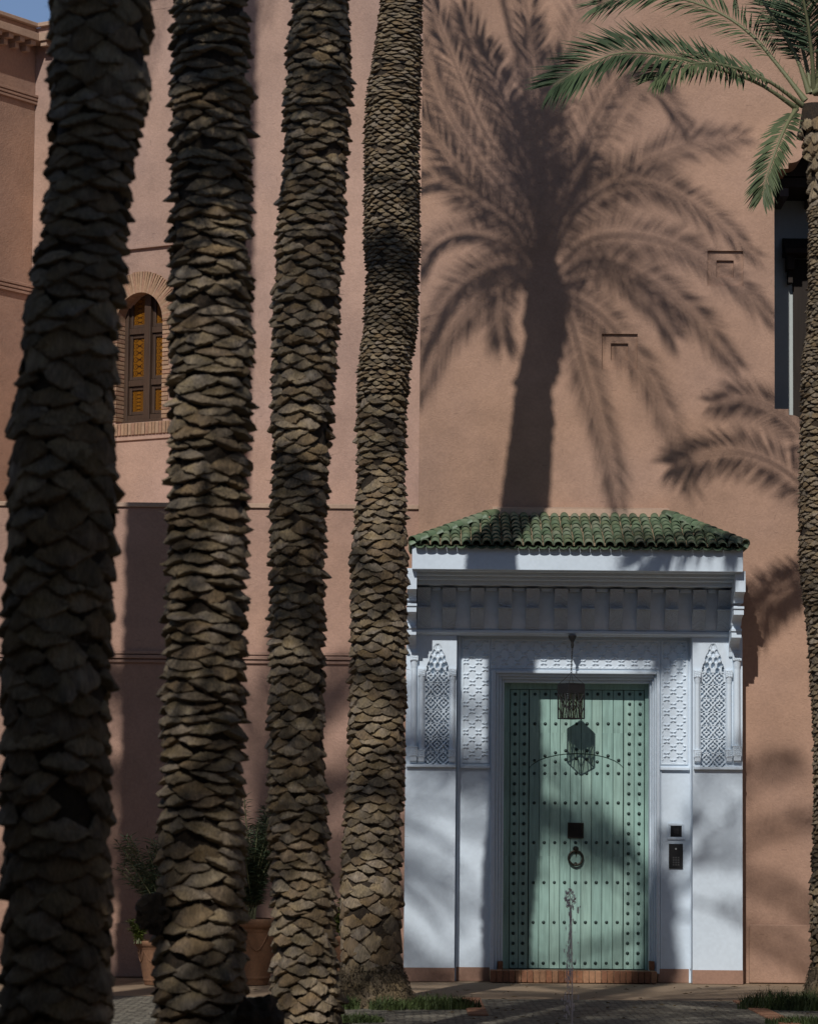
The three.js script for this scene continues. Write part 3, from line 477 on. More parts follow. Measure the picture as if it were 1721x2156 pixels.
// ------------------------------------------------------------------ the door
{
  const door = new THREE.Group(); door.name = 'door'; door.userData.label = 'pale green plank door with dark studs, a wicket and a ring knocker'; portal.add(door);
  const z = ZD, y0 = py(1210, 2041, z), y1 = py(1210, 1452, z), yt = py(1210, 1436, z), X = (u) => px(u, 1745, z);
  const p = (n, g, m) => part(n, g, m, door);
  p('door_frame', merge([zb(X(1052), X(1071), y0, yt, z - 0.025, z + 0.06, 0.004), zb(X(1356), X(1374), y0, yt, z - 0.025, z + 0.06, 0.004), zb(X(1071) + 0.001, X(1356) - 0.001, y1, yt, z - 0.025, z + 0.06, 0.004)]), M.doorB);
  p('door_back', zb(X(1071) + 0.001, X(1356) - 0.001, y0 + 0.004, y1 - 0.001, z + 0.03, z + 0.06, 0), M.stud);
  const e = [1072, 1091.5, 1112, 1134, 1156, 1177.5, 1199.5, 1222, 1244, 1266, 1289, 1311, 1333.5, 1355];
  const dm = [M.door, M.doorB, M.doorC];
  const arcY = (u) => { const t = (u - 1211.5) / 99.5; return 1587 + 28 * (1 - Math.sqrt(Math.max(0, 1 - t * t * 0.9))) / (1 - Math.sqrt(0.1)) * 1.04; };
  for (let i = 0; i < 13; i++) {
    const g0 = i === 2 || i === 11 ? 0.005 : 0.0022, zf = z - 0.002 * hash(i, 5, 5), a = X(e[i]) + g0, c = X(e[i + 1]) - (i === 1 || i === 10 ? 0.005 : 0.0022);
    if (i < 2 || i > 10) { p('plank', zb(a, c, y0 + 0.006, y1 - 0.004, zf, z + 0.029, 0.005), dm[i % 3]); continue; }
    // wicket planks are cut by the arched joint
    const yc = (u) => py(u, arcY(u), z), ua = e[i], ub = e[i + 1], gp = 0.004;
    const piece = (lo) => { const s = new THREE.Shape(), n = 5, pts = []; for (let k = 0; k <= n; k++) { const u = lerp(ua, ub, k / n); pts.push([lerp(a, c, k / n), yc(u) + (lo ? -gp : gp)]); } if (lo) { s.moveTo(a, y0 + 0.008); s.lineTo(c, y0 + 0.008); for (const [x, y] of pts.reverse()) s.lineTo(x, y); } else { s.moveTo(c, y1 - 0.004); s.lineTo(a, y1 - 0.004); for (const [x, y] of pts) s.lineTo(x, y); } s.closePath(); const g = new THREE.ExtrudeGeometry(s, { depth: 0.03, bevelEnabled: true, bevelSize: 0.0022, bevelThickness: 0.003, bevelSegments: 1, bevelOffset: -0.0022 }); g.translate(0, 0, -z - 0.03 + 0.002 * hash(i, 5, 7)); return metreUV(clean(g)); };
    p('plank', piece(true), dm[(i * 2) % 3]); p('plank', piece(false), dm[(i * 2 + 1) % 3]);
  }
  const sg = new THREE.SphereGeometry(0.0185, 10, 5, 0, 6.2832, 0, Math.PI / 2); sg.rotateX(Math.PI / 2); sg.scale(1, 1, 0.95);
  const stud = (u, v) => { const o = P(u, v, z), m = p('stud', sg, M.stud); m.position.set(o.x, o.y, -z + 0.0015); const s = 1 + 0.12 * (rnd() - 0.5); m.scale.set(s, s, s); };
  const leanU = (u, v) => u - (v - 1745) * 0.0088;
  for (const u of [1081.5, 1101.5, 1322, 1344]) for (let k = 0; k < 28; k++) { const v = 1461.5 + k * 20.98; stud(leanU(u, v), v); }
  const mid = [1123, 1145, 1167, 1188.5, 1211, 1233, 1255, 1277.5, 1300];
  for (const v of [1461.5, 1524, 1628.5, 1690.5, 1774, 1858, 1942, 2028]) for (const u of mid) if (!(v === 1774 && false)) stud(leanU(u, v), v);
  [1601, 1591.5, 1584.7, 1580.5, 1578, 1580.5, 1584.7, 1591.5, 1601].forEach((v, i) => stud(leanU(mid[i], v), v));
  [1611, 1604, 1599, 1597, 1598.4, 1604, 1612].forEach((v, i) => stud(leanU(mid[i + 1], v), v));
  // grille
  const gx0 = px(1194, 1748, z), gx1 = px(1227.5, 1748, z), gy0 = py(1210, 1765, z), gy1 = py(1210, 1732, z), gr = [zb(gx0, gx1, gy0, gy0 + 0.012, z - 0.022, z - 0.003), zb(gx0, gx1, gy1 - 0.012, gy1, z - 0.022, z - 0.003), zb(gx0, gx0 + 0.012, gy0, gy1, z - 0.0215, z - 0.003), zb(gx1 - 0.012, gx1, gy0, gy1, z - 0.0215, z - 0.003), zb(gx0 + 0.005, gx1 - 0.005, gy0 + 0.005, gy1 - 0.005, z - 0.006, z - 0.0035, 0)];
  for (let k = 1; k < 7; k++) { const t = k / 7, xx = lerp(gx0, gx1, t), yy = lerp(gy0, gy1, t); gr.push(zb(xx - 0.0028, xx + 0.0028, gy0, gy1, z - 0.017, z - 0.011, 0), zb(gx0, gx1, yy - 0.0028, yy + 0.0028, z - 0.0165, z - 0.0105, 0)); }
  for (let i = 0; i < 6; i++) for (let j = 0; j < 6; j++) { const t = new THREE.TorusGeometry(0.008, 0.002, 4, 8); t.translate(lerp(gx0, gx1, (i + 0.5) / 7 + 0.5 / 7), lerp(gy0, gy1, (j + 0.5) / 7 + 0.5 / 7), -z + 0.018); gr.push(metreUV(clean(t))); }
  p('grille', merge(gr.filter((g, i) => i !== 4)), M.grille); p('grille', gr[4], M.black);
  // knocker
  const kc = P(1211, 1806.5, z - 0.035), rg = new THREE.TorusGeometry(0.074, 0.0125, 8, 28); rg.rotateX(-0.12); rg.translate(kc.x, kc.y, kc.z);
  const kb = P(1211, 1787.5, z), b1 = new THREE.SphereGeometry(0.021, 12, 8); b1.translate(kb.x, kb.y, -z + 0.03); const b2 = new THREE.CylinderGeometry(0.028, 0.032, 0.014, 14); b2.rotateX(Math.PI / 2); b2.translate(kb.x, kb.y, -z + 0.009);
  const b3 = new THREE.ConeGeometry(0.014, 0.075, 8); b3.rotateZ(Math.PI); b3.translate(kb.x + 0.004, kb.y - 0.055, -z + 0.014);
  const b4 = new THREE.SphereGeometry(0.013, 8, 6); b4.scale(1.6, 1, 1); b4.translate(kc.x, kc.y - 0.073, kc.z + 0.012); const b5 = new THREE.SphereGeometry(0.018, 10, 6, 0, 6.3, 0, 1.6); b5.rotateX(Math.PI / 2); b5.translate(kc.x, kc.y - 0.06, -z + 0.003);
  p('knocker', merge([rg, b1, b2, b3, b4, b5].map((g) => metreUV(clean(g)))), M.ring);
}

// ------------------------------------------------------------------ intercom, lantern
{
  const t = thing('intercom', 'black intercom lens and keypad plate on the white wall right of the door', 'intercom', P(1422, 1785, ZB).toArray());
  const o = t.position, loc = (g) => { g.translate(-o.x, -o.y, -o.z); return g; }, z = ZB;
  const fr = [[1405.5, 1733, 1438.5, 1738.5], [1405.5, 1738.7, 1410.5, 1762], [1434, 1738.7, 1438.5, 1762], [1404, 1762.2, 1440, 1768]].map((r) => pb(...r, z - 0.02, z - 0.001, 0.004));
  part('frame', loc(merge(fr)), M.white, t);
  part('camera_box', loc(pb(1410.5, 1738.7, 1434, 1762, z - 0.008, z - 0.001, 0.002)), M.black, t);
  part('lens', loc(merge([pb(1417, 1745, 1421.5, 1749.5, z - 0.011, z - 0.007, 0), pb(1423, 1745, 1427.5, 1749.5, z - 0.011, z - 0.007, 0), pb(1417, 1751, 1421.5, 1755.5, z - 0.011, z - 0.007, 0), pb(1423, 1751, 1427.5, 1755.5, z - 0.011, z - 0.007, 0)])), mat([0.05, 0.05, 0.055], { roughness: 0.2 }), t);
  part('keypad_plate', loc(pb(1407, 1776.5, 1436.5, 1829, z - 0.018, z - 0.001, 0.004)), M.iron, t);
  const k = [pb(1420, 1785.5, 1423.5, 1789, z - 0.023, z - 0.017, 0)]; const keyM = mat([0.09, 0.09, 0.095], { roughness: 0.4 });
  for (let i = 0; i < 3; i++) for (let j = 0; j < 4; j++) part('key', loc(pb(1415 + i * 5.2, 1804 + j * 5, 1418.6 + i * 5.2, 1807.4 + j * 5, z - 0.022, z - 0.017, 0)), keyM, t);
  part('call_button', loc(merge(k)), mat([0.4, 0.4, 0.4], { roughness: 0.4 }), t);
}
{
  const zc = 34.66, c = P(1201.5, 1477, zc), t = thing('lantern', 'black iron box lantern with branch tracery hanging on a chain before the green door', 'lantern', [c.x, c.y, c.z]);
  const yTop = py(1203, 1338, zc) - c.y, dx = px(1204, 1345, zc) - c.x, w = 0.098, hh = 0.178;
  const box3 = [], rot = (g) => { g.rotateY(0.56); return g; };
  for (const sx of [-1, 1]) for (const sz of [-1, 1]) box3.push(box(sx * w - 0.006, sx * w + 0.006, -hh, hh, sz * w - 0.006, sz * w + 0.006, 0.002));
  for (const y of [-hh, hh * 0.5, hh]) for (const s of [-1, 1]) box3.push(box(-w, w, y - 0.006, y + 0.006, s * w - 0.005, s * w + 0.005, 0.001), box(s * w - 0.0045, s * w + 0.0045, y - 0.0055, y + 0.0055, -w, w, 0.001));
  part('frame', rot(merge(box3)), M.iron, t);
  const band = []; for (const s of [-1, 1]) band.push(box(-w + 0.007, w - 0.007, hh * 0.5 + 0.007, hh - 0.007, s * w - 0.002, s * w + 0.002, 0), box(s * w - 0.002, s * w + 0.002, hh * 0.5 + 0.007, hh - 0.007, -w + 0.007, w - 0.007, 0));
  band.push(box(-w, w, hh + 0.007, hh + 0.011, -w, w, 0)); part('band', rot(merge(band)), M.iron, t);
  const glass = new THREE.MeshPhysicalMaterial({ transmission: 1, thickness: 0, roughness: 0.12, ior: 1.5 }); glass.color.setRGB(0.84, 0.84, 0.80);
  for (let f = 0; f < 4; f++) { const g = box(-w + 0.007, w - 0.007, -hh + 0.007, hh * 0.5 - 0.007, w - 0.010, w - 0.007, 0); g.rotateY(f * Math.PI / 2); part('pane', rot(g), glass, t); }
  const br = [[-0.8, -1, -0.15, 0.5], [0.5, -1, 0.1, 0.5], [0.1, -1, -0.05, -0.4], [-0.05, -0.4, -0.9, 0.1], [-0.05, -0.4, 0.6, 0.2], [0.6, 0.2, 0.95, 0.45], [0.3, -0.05, 0.2, 0.5], [-0.5, -0.12, -0.35, 0.5], [0.4, -0.75, 0.95, -0.35], [-0.9, -0.5, -0.45, -0.12]];
  for (let f = 0; f < 4; f++) { const l = []; for (const [a, b, cc, d] of br) { const s = f % 2 ? -1 : 1, p0 = V3(s * a * w, b * hh * (b < 0 ? 1 : 1), w), p1 = V3(s * cc * w, d * hh, w), g = new THREE.CylinderGeometry(0.0055, 0.0055, p0.distanceTo(p1), 5), q = new THREE.Quaternion().setFromUnitVectors(V3(0, 1, 0), p1.clone().sub(p0).normalize()); g.applyQuaternion(q); const m = p0.add(p1).multiplyScalar(0.5); g.translate(m.x, m.y, m.z); g.rotateY(f * Math.PI / 2); l.push(clean(g)); } part('tracery', rot(merge(l)), M.iron, t); }
  const ch = []; const y0 = hh + 0.13, y1 = yTop - 0.13; for (let k = 0, n = 13; k < n; k++) { const g = new THREE.TorusGeometry(0.011, 0.003, 5, 8); g.scale(0.7, 1.5, 1); if (k % 2) g.rotateY(Math.PI / 2); g.translate(lerp(0, dx, k / n), lerp(y0, y1, (k + 0.5) / n), 0); ch.push(clean(g)); }
  for (const sx of [-1, 1]) for (const sz of [-1, 1]) ch.push(clean(rot(tube([V3(sx * w, hh, sz * w), V3(sx * w * 0.4, hh + 0.07, sz * w * 0.4), V3(0, y0, 0)], 0.0025, 4, 4))));
  part('chain', merge(ch), M.iron, t);
  const rose = new THREE.LatheGeometry([[0.001, -0.14], [0.012, -0.13], [0.018, -0.1], [0.012, -0.075], [0.022, -0.055], [0.032, -0.04], [0.042, -0.014], [0.044, 0]].map(([a, b]) => new THREE.Vector2(a, b)), 14); rose.translate(dx, yTop, 0); part('ceiling_rose', rose, M.iron, t);
}

// ------------------------------------------------------------------ ground
{
  const flat = (x0, x1, z0, z1, y, ox = 0) => { const g = new THREE.PlaneGeometry(x1 - x0, z1 - z0); g.rotateX(-Math.PI / 2); g.translate((x0 + x1) / 2, y, -(z0 + z1) / 2); return metreUV(clean(g), ox); };
  top('ground', flat(-300, 300, -300, 400, -0.004), M.sand, 'flat sandy terracotta ground in front of the pink walls', 'ground', { kind: 'structure' });
  const zc = 31.0;
  top('cobbled_path', flat(-40, 40, -30, zc, 0.000), M.cobbles, 'grey cobbled paving in front of the portal', 'paving', { kind: 'structure' });
}

// ------------------------------------------------------------------ palms
function bootGeo(s, k) {                             // a cut leaf base: undercut below, a ragged rim, a flat fibrous face that slopes back
  const prof = [[-0.5, -0.3], [-0.47, 0.55], [-0.42, 0.98], [-0.36, 1.0], [-0.15, 0.84], [0.08, 0.62], [0.30, 0.38], [0.44, 0.16], [0.5, -0.15]], nx = 14, g = new THREE.PlaneGeometry(2, 1, nx, prof.length - 1), p = g.attributes.position, uv = g.attributes.uv;
  for (let j = 0; j < prof.length; j++) for (let i = 0; i <= nx; i++) {
    const q = -1 + 2 * i / nx, [py0, pz] = prof[prof.length - 1 - j], o = j * (nx + 1) + i, e = Math.pow(Math.abs(q), 1.6), lens = 1 - e * 0.93;
    const nz = PN.noise(q * 1.7 + s * 7.3, py0 * 2.2 + s * 2.7, s * 1.3), rag = PN.noise(q * 6.5 + s * 3.1, s * 4.7, s * 5.7), split = PN.noise(q * 15 + s, py0 * 1.5, s * 2.1), n3 = PN.noise(q * 9 + s, py0 * 11, s * 2.9);
    const skew = 0.18 * k * q, rim = Math.max(0, 1 - Math.abs(py0 + 0.4) * 3);
    p.setXYZ(o, 0.5 * q * (1 + 0.12 * nz), py0 * lens * (1 + 0.3 * nz) + skew * 0.5 + (0.12 * rag + 0.07 * split) * lens - 0.04 * e, pz * (1 - Math.pow(Math.abs(q), 3.4)) * (1 + 0.42 * nz + 0.35 * rag * rim) + 0.10 * split + 0.10 * n3 - 0.2 * e);
    uv.setXY(o, q * 0.1 + s * 0.37, py0 * 0.1 + s * 0.61);
  }
  g.computeVertexNormals(); return g;
}
const boots = []; for (let i = 0; i < 14; i++) boots.push(bootGeo(i + 1, (i % 5 - 2) / 2));
function frondGeo(pts, o = {}) {
  const { n = 62, len = 0.42, wid = 0.026, start = 0.2, upv = V3(0, 1, 0), lift = 0.35 } = o;
  const c = new THREE.CatmullRomCurve3(pts), pos = [], nor = [], uv = [];
  const blade = (a, d, w, L, hang) => {
    const side = d.clone().cross(upv); if (side.lengthSq() < 0.02) side.set(1, 0, 0.2); side.normalize().multiplyScalar(w);
    const m = a.clone().addScaledVector(d, L * 0.42), t = a.clone().addScaledVector(d, L).add(V3(0, -hang * L, 0)), f = side.clone().cross(d).normalize();
    const l = m.clone().add(side).addScaledVector(f, w * 0.35), r = m.clone().sub(side).addScaledVector(f, w * 0.35);
    for (const tri of [[a, l, m], [a, m, r], [m, l, t], [r, m, t]]) { const nn = tri[1].clone().sub(tri[0]).cross(tri[2].clone().sub(tri[0])).normalize(); for (const q of tri) { pos.push(q.x, q.y, q.z); nor.push(nn.x, nn.y, nn.z); uv.push(q.x * 1.3, q.y + q.z); } }
  };
  for (let i = 0; i < n; i++) {
    const t = start + (1 - start) * (i + 0.5) / n, q = (t - start) / (1 - start), a = c.getPoint(t), T = c.getTangent(t), S = T.clone().cross(upv).normalize(), N = S.clone().cross(T).normalize();
    const prof = Math.min(1, 0.45 + 2.2 * q) * (q > 0.8 ? 1 - 0.4 * (q - 0.8) / 0.2 : 1), A = lerp(1.12, 0.5, q);
    for (const sd of [-1, 1]) { const d = T.clone().multiplyScalar(Math.cos(A)).addScaledVector(S, sd * Math.sin(A) * 0.92).addScaledVector(N, Math.sin(A) * (lift + rr(-0.22, 0.22))).normalize(); d.add(V3(rr(-0.1, 0.1), rr(-0.1, 0.06), rr(-0.1, 0.1))).normalize(); blade(a, d, wid * 0.5 * (0.8 + 0.4 * rnd()), len * prof * rr(0.85, 1.1), 0.06 + 0.08 * rnd()); }
  }
  const g = new THREE.BufferGeometry(); g.setAttribute('position', new THREE.Float32BufferAttribute(pos, 3)); g.setAttribute('normal', new THREE.Float32BufferAttribute(nor, 3)); g.setAttribute('uv', new THREE.Float32BufferAttribute(uv, 2)); return g;
}
function rachisGeo(pts, r0, spines, upv) {
  const c = new THREE.CatmullRomCurve3(pts), N = 18, list = [], g = new THREE.TubeGeometry(c, N, 1, 6, false), p = g.attributes.position;
  for (let i = 0; i <= N; i++) { const t = i / N, a = c.getPointAt(t), r = r0 * (1 - 0.86 * t) * (t < 0.08 ? 1.5 - 6 * t : 1); for (let j = 0; j <= 6; j++) { const o = i * 7 + j; p.setXYZ(o, a.x + (p.getX(o) - a.x) * r, a.y + (p.getY(o) - a.y) * r, a.z + (p.getZ(o) - a.z) * r); } }
  list.push(clean(g));
  for (let k = 0; k < spines; k++) { const t = 0.05 + 0.17 * k / spines, a = c.getPointAt(t), T = c.getTangentAt(t), S = T.clone().cross(upv).normalize().multiplyScalar(k % 2 ? 1 : -1), d = T.clone().multiplyScalar(0.55).add(S).add(V3(0, 0.5, 0)).normalize(), L = rr(0.06, 0.13), q = new THREE.ConeGeometry(0.005, L, 4); q.translate(0, L / 2, 0); q.applyQuaternion(new THREE.Quaternion().setFromUnitVectors(V3(0, 1, 0), d)); q.translate(a.x, a.y, a.z); list.push(clean(q)); }
  return merge(list);
}
const unSun = (w, depth) => { const k = -w.z - depth; return V3(w.x - SX * k, w.y + SY * k, -depth); };   // where a thing at this depth is whose shadow falls at w
let frondNo = 0;
function addFrond(crown, pts, o = {}) {
  const upv = o.upv ?? V3(rr(-0.25, 0.25), 1, rr(-0.25, 0.25)).normalize();
  const f = part('frond', frondGeo(pts, { ...o, upv }), frondMats[(frondNo++ * 3) % 5], crown);
  part('rachis', rachisGeo(pts, 0.022, o.spines ?? 0, upv), M.rachis, f);
  return f;
}
function randomCrown(crown, heart, n, o = {}) {      // fronds all round, the young ones upright, the old ones hanging
  for (let i = 0; i < n; i++) {
    const az = i * 2.39996 + rr(-0.25, 0.25), k = (i + 0.5) / n, el = lerp(1.4, o.low ?? -0.45, Math.pow(k, 0.8)) + rr(-0.12, 0.12), L = (o.len ?? 2.7) * rr(0.85, 1.1) * (k < 0.15 ? 0.8 : 1), pts = [];
    let a = heart.clone().add(V3(Math.cos(az) * 0.12, -0.35 * k, Math.sin(az) * 0.12)), e = el; pts.push(a.clone());
    for (let s = 0; s < 6; s++) { const st = L / 6; a = a.clone().add(V3(Math.cos(az) * Math.cos(e), Math.sin(e), Math.sin(az) * Math.cos(e)).multiplyScalar(st)); e -= (0.10 + 0.10 * s / 5) * (1.2 - 0.3 * k) * (o.droop ?? 1); pts.push(a); }
    if (o.skip && o.skip(az, el)) continue;
    addFrond(crown, pts, { n: o.n ?? 50, len: o.leaf ?? 0.4 });
  }
}
function palm(o) {
  // o.line: [v, u, half] rows of the photograph at depth o.z; o.above: [height, dx, dz, radius] beyond the frame
  const rows = (o.line ?? []).map(([v, u, hf]) => { const q = P(u, v, o.z); return [q.y, q.x, q.z, hf * o.z / F]; }).concat(o.above ?? []).sort((a, b) => a[0] - b[0]);
  const f0 = rows[0]; if (f0[0] > 0) rows.unshift([-0.12, f0[1] + (o.footShift ?? 0), f0[2], f0[3] * (o.flare ?? 1.04)]);
  const at = (y) => { let i = 0; while (i < rows.length - 2 && rows[i + 1][0] < y) i++; const a = rows[i], b = rows[i + 1], t = clamp((y - a[0]) / (b[0] - a[0]), 0, 1); return [lerp(a[1], b[1], t), lerp(a[2], b[2], t), lerp(a[3], b[3], t)]; };
  const [bx, bz] = at(0), topY = rows[rows.length - 1][0];
  const g = thing('palm_tree', o.label, 'palm tree', [bx, 0, bz]);
  const NS = Math.ceil(topY / 0.06), NA = 28, core = new THREE.CylinderGeometry(1, 1, 1, NA, NS), p = core.attributes.position, uv = core.attributes.uv, nSide = (NA + 1) * (NS + 1);
  for (let i = 0; i < p.count; i++) {
    const y = lerp(-0.12, topY, p.getY(i) + 0.5), [cx, cz, r] = at(y), sz = o.size(y), a = Math.atan2(p.getZ(i), p.getX(i)), k = Math.hypot(p.getX(i), p.getZ(i));
    const rad = Math.max(0.05, r - sz.d * 0.92) * k * (1 + 0.05 * PN.noise(Math.cos(a) * 2.5, y * 6, Math.sin(a) * 2.5) + 0.03 * PN.noise(Math.cos(a) * 7, y * 20, Math.sin(a) * 7));
    p.setXYZ(i, cx - bx + Math.cos(a) * rad, y, cz - bz + Math.sin(a) * rad); if (i < nSide) uv.setXY(i, a * 0.25, y);
  }
  core.computeVertexNormals();
  const trunk = part('trunk', core, M.core, g);
  // leaf bases in staggered rows
  const list = []; let k = 0;
  for (let y = o.from ?? 0.05; y < (o.to ?? topY - 0.1); k++) {
    const s = o.size(y), [cx, cz, r] = at(y), n = Math.max(6, Math.round(2 * Math.PI * r / s.w)), off = (k % 2) * 0.5 + 0.08 * PN.noise(0.3, y * 1.7, o.z);
    for (let i = 0; i < n; i++) {
      if (rnd() < (s.gap ?? 0.05)) continue;
      const a = 2 * Math.PI * (i + off + rr(-0.10, 0.10)) / n, sc = rr(0.75, 1.3);
      list.push({ y: y + rr(-0.26, 0.26) * s.row, a, cx, cz, r, w: s.w * rr(0.80, 1.18), h: s.h * sc, d0: s.d, d: s.d * rr(0.6, 1.18), m: ((l) => l[Math.floor(rnd() * l.length)])(o.bark ?? s.m), b: boots[Math.floor(rnd() * boots.length)], t: rr(-0.2, 0.2), r2: rr(-0.12, 0.18) });
    }
    y += s.row;
  }
  const mid = (o.midY ?? 3.5);
  const vis = (q) => Math.sin(q.a) > -0.12 && q.y < (o.visTo ?? 99) && q.y > (o.visFrom ?? -1);
  const shown = list.filter(vis).sort((a, b) => Math.abs(a.y - mid) - Math.abs(b.y - mid)).slice(0, o.parts ?? 300), set = new Set(shown);
  const mx = (q) => { const rc = q.r - q.d0 * 0.9, pos = V3(q.cx - bx + Math.cos(q.a) * rc, q.y, q.cz - bz + Math.sin(q.a) * rc), e = new THREE.Euler(q.r2, Math.PI / 2 - q.a, q.t, 'YXZ'); return new THREE.Matrix4().compose(pos, new THREE.Quaternion().setFromEuler(e), V3(q.w, q.h, q.d)); };
  for (const q of shown) { const m = part('leaf_base', q.b, q.m, trunk); m.applyMatrix4(mx(q)); }
  const rest = list.filter((q) => !set.has(q) && (o.allRound || Math.sin(q.a) > -0.75));
  const byMat = new Map(); for (const q of rest) { if (!byMat.has(q.m)) byMat.set(q.m, []); byMat.get(q.m).push(q.b.clone().applyMatrix4(mx(q))); }
  for (const [m, l] of byMat) { const r = part('leaf_base', merge(l), m, trunk); r.userData.kind = 'stuff'; }
  if (o.fibres !== 0) {
    const fb = []; for (let i = 0; i < (o.fibres ?? 900); i++) {
      const q = shown.length ? shown[Math.floor(rnd() * shown.length)] : list[Math.floor(rnd() * list.length)], a = q.a + rr(-0.5, 0.5) * q.w / q.r, rc = q.r - q.d0 * rr(0.2, 0.7), L = rr(0.025, 0.085), w = rr(0.0008, 0.002), base = V3(q.cx - bx + Math.cos(a) * rc, q.y + rr(-0.5, 0.4) * q.h, q.cz - bz + Math.sin(a) * rc), d = V3(Math.cos(a) * rr(0.1, 1) + rr(-0.5, 0.5), rr(-0.9, 0.7), Math.sin(a) * rr(0.1, 1) + rr(-0.5, 0.5)).normalize(), sd = d.clone().cross(V3(Math.cos(a), 0, Math.sin(a))).normalize().multiplyScalar(w), tip = base.clone().addScaledVector(d, L);
      for (const v of [base.clone().sub(sd), base.clone().add(sd), tip]) fb.push(v.x, v.y, v.z);
    }
    const fg = new THREE.BufferGeometry(); fg.setAttribute('position', new THREE.Float32BufferAttribute(fb, 3)); fg.computeVertexNormals(); fg.setAttribute('uv', new THREE.Float32BufferAttribute(new Float32Array(fb.length / 3 * 2), 2)); part('fibres', fg, bootAll[0], trunk).userData.kind = 'stuff';
  }
  if (o.root) {
    const [h, r0, r1] = o.root, rg = new THREE.CylinderGeometry(1, 1, 1, 48, 16, true), q = rg.attributes.position, u2 = rg.attributes.uv;
    for (let i = 0; i < q.count; i++) { const t = q.getY(i) + 0.5, a = Math.atan2(q.getZ(i), q.getX(i)), y = t * h, [cx, cz] = at(y), r = lerp(r1, r0, Math.pow(t, 1.25)) * (1 + 0.06 * PN.noise(Math.cos(a) * 3, y * 7, Math.sin(a) * 3)) + 0.022 * PN.noise(Math.cos(a) * 22, y * 55, Math.sin(a) * 22) + 0.012 * PN.noise(Math.cos(a) * 50, y * 120, 3); q.setXYZ(i, cx - bx + Math.cos(a) * r, y - 0.01, cz - bz + Math.sin(a) * r); u2.setXY(i, a * 0.3, y); }
    rg.computeVertexNormals(); part('root_mass', rg, M.root, g);
    const fl = []; for (let i = 0; i < 900; i++) { const a = rr(0, Math.PI), t = Math.pow(rnd(), 0.8), y = t * h, [cx, cz] = at(y), r = lerp(r1, r0, Math.pow(t, 1.25)) + 0.012, L = rr(0.02, 0.055), c = new THREE.ConeGeometry(0.005, L, 3); c.rotateX(rr(-1.5, 1.5)); c.rotateZ(rr(-1.5, 1.5)); c.translate(cx - bx + Math.cos(a) * r, y, cz - bz + Math.sin(a) * r); fl.push(clean(c)); }
    const rm = part('rootlets', merge(fl), M.root, g); rm.userData.kind = 'stuff';
  }
  if (o.crown) { const c = new THREE.Group(); c.name = 'crown'; c.position.set(-bx, 0, -bz); g.add(c); o.crown(c, V3(at(topY)[0], topY, at(topY)[1])); }
  return g;
}
const size = (table) => (y) => { let i = 0; while (i < table.length - 1 && table[i + 1][0] <= y) i++; const [, w, h, d, row, m, gap] = table[i]; return { w, h, d, row, m, gap }; };

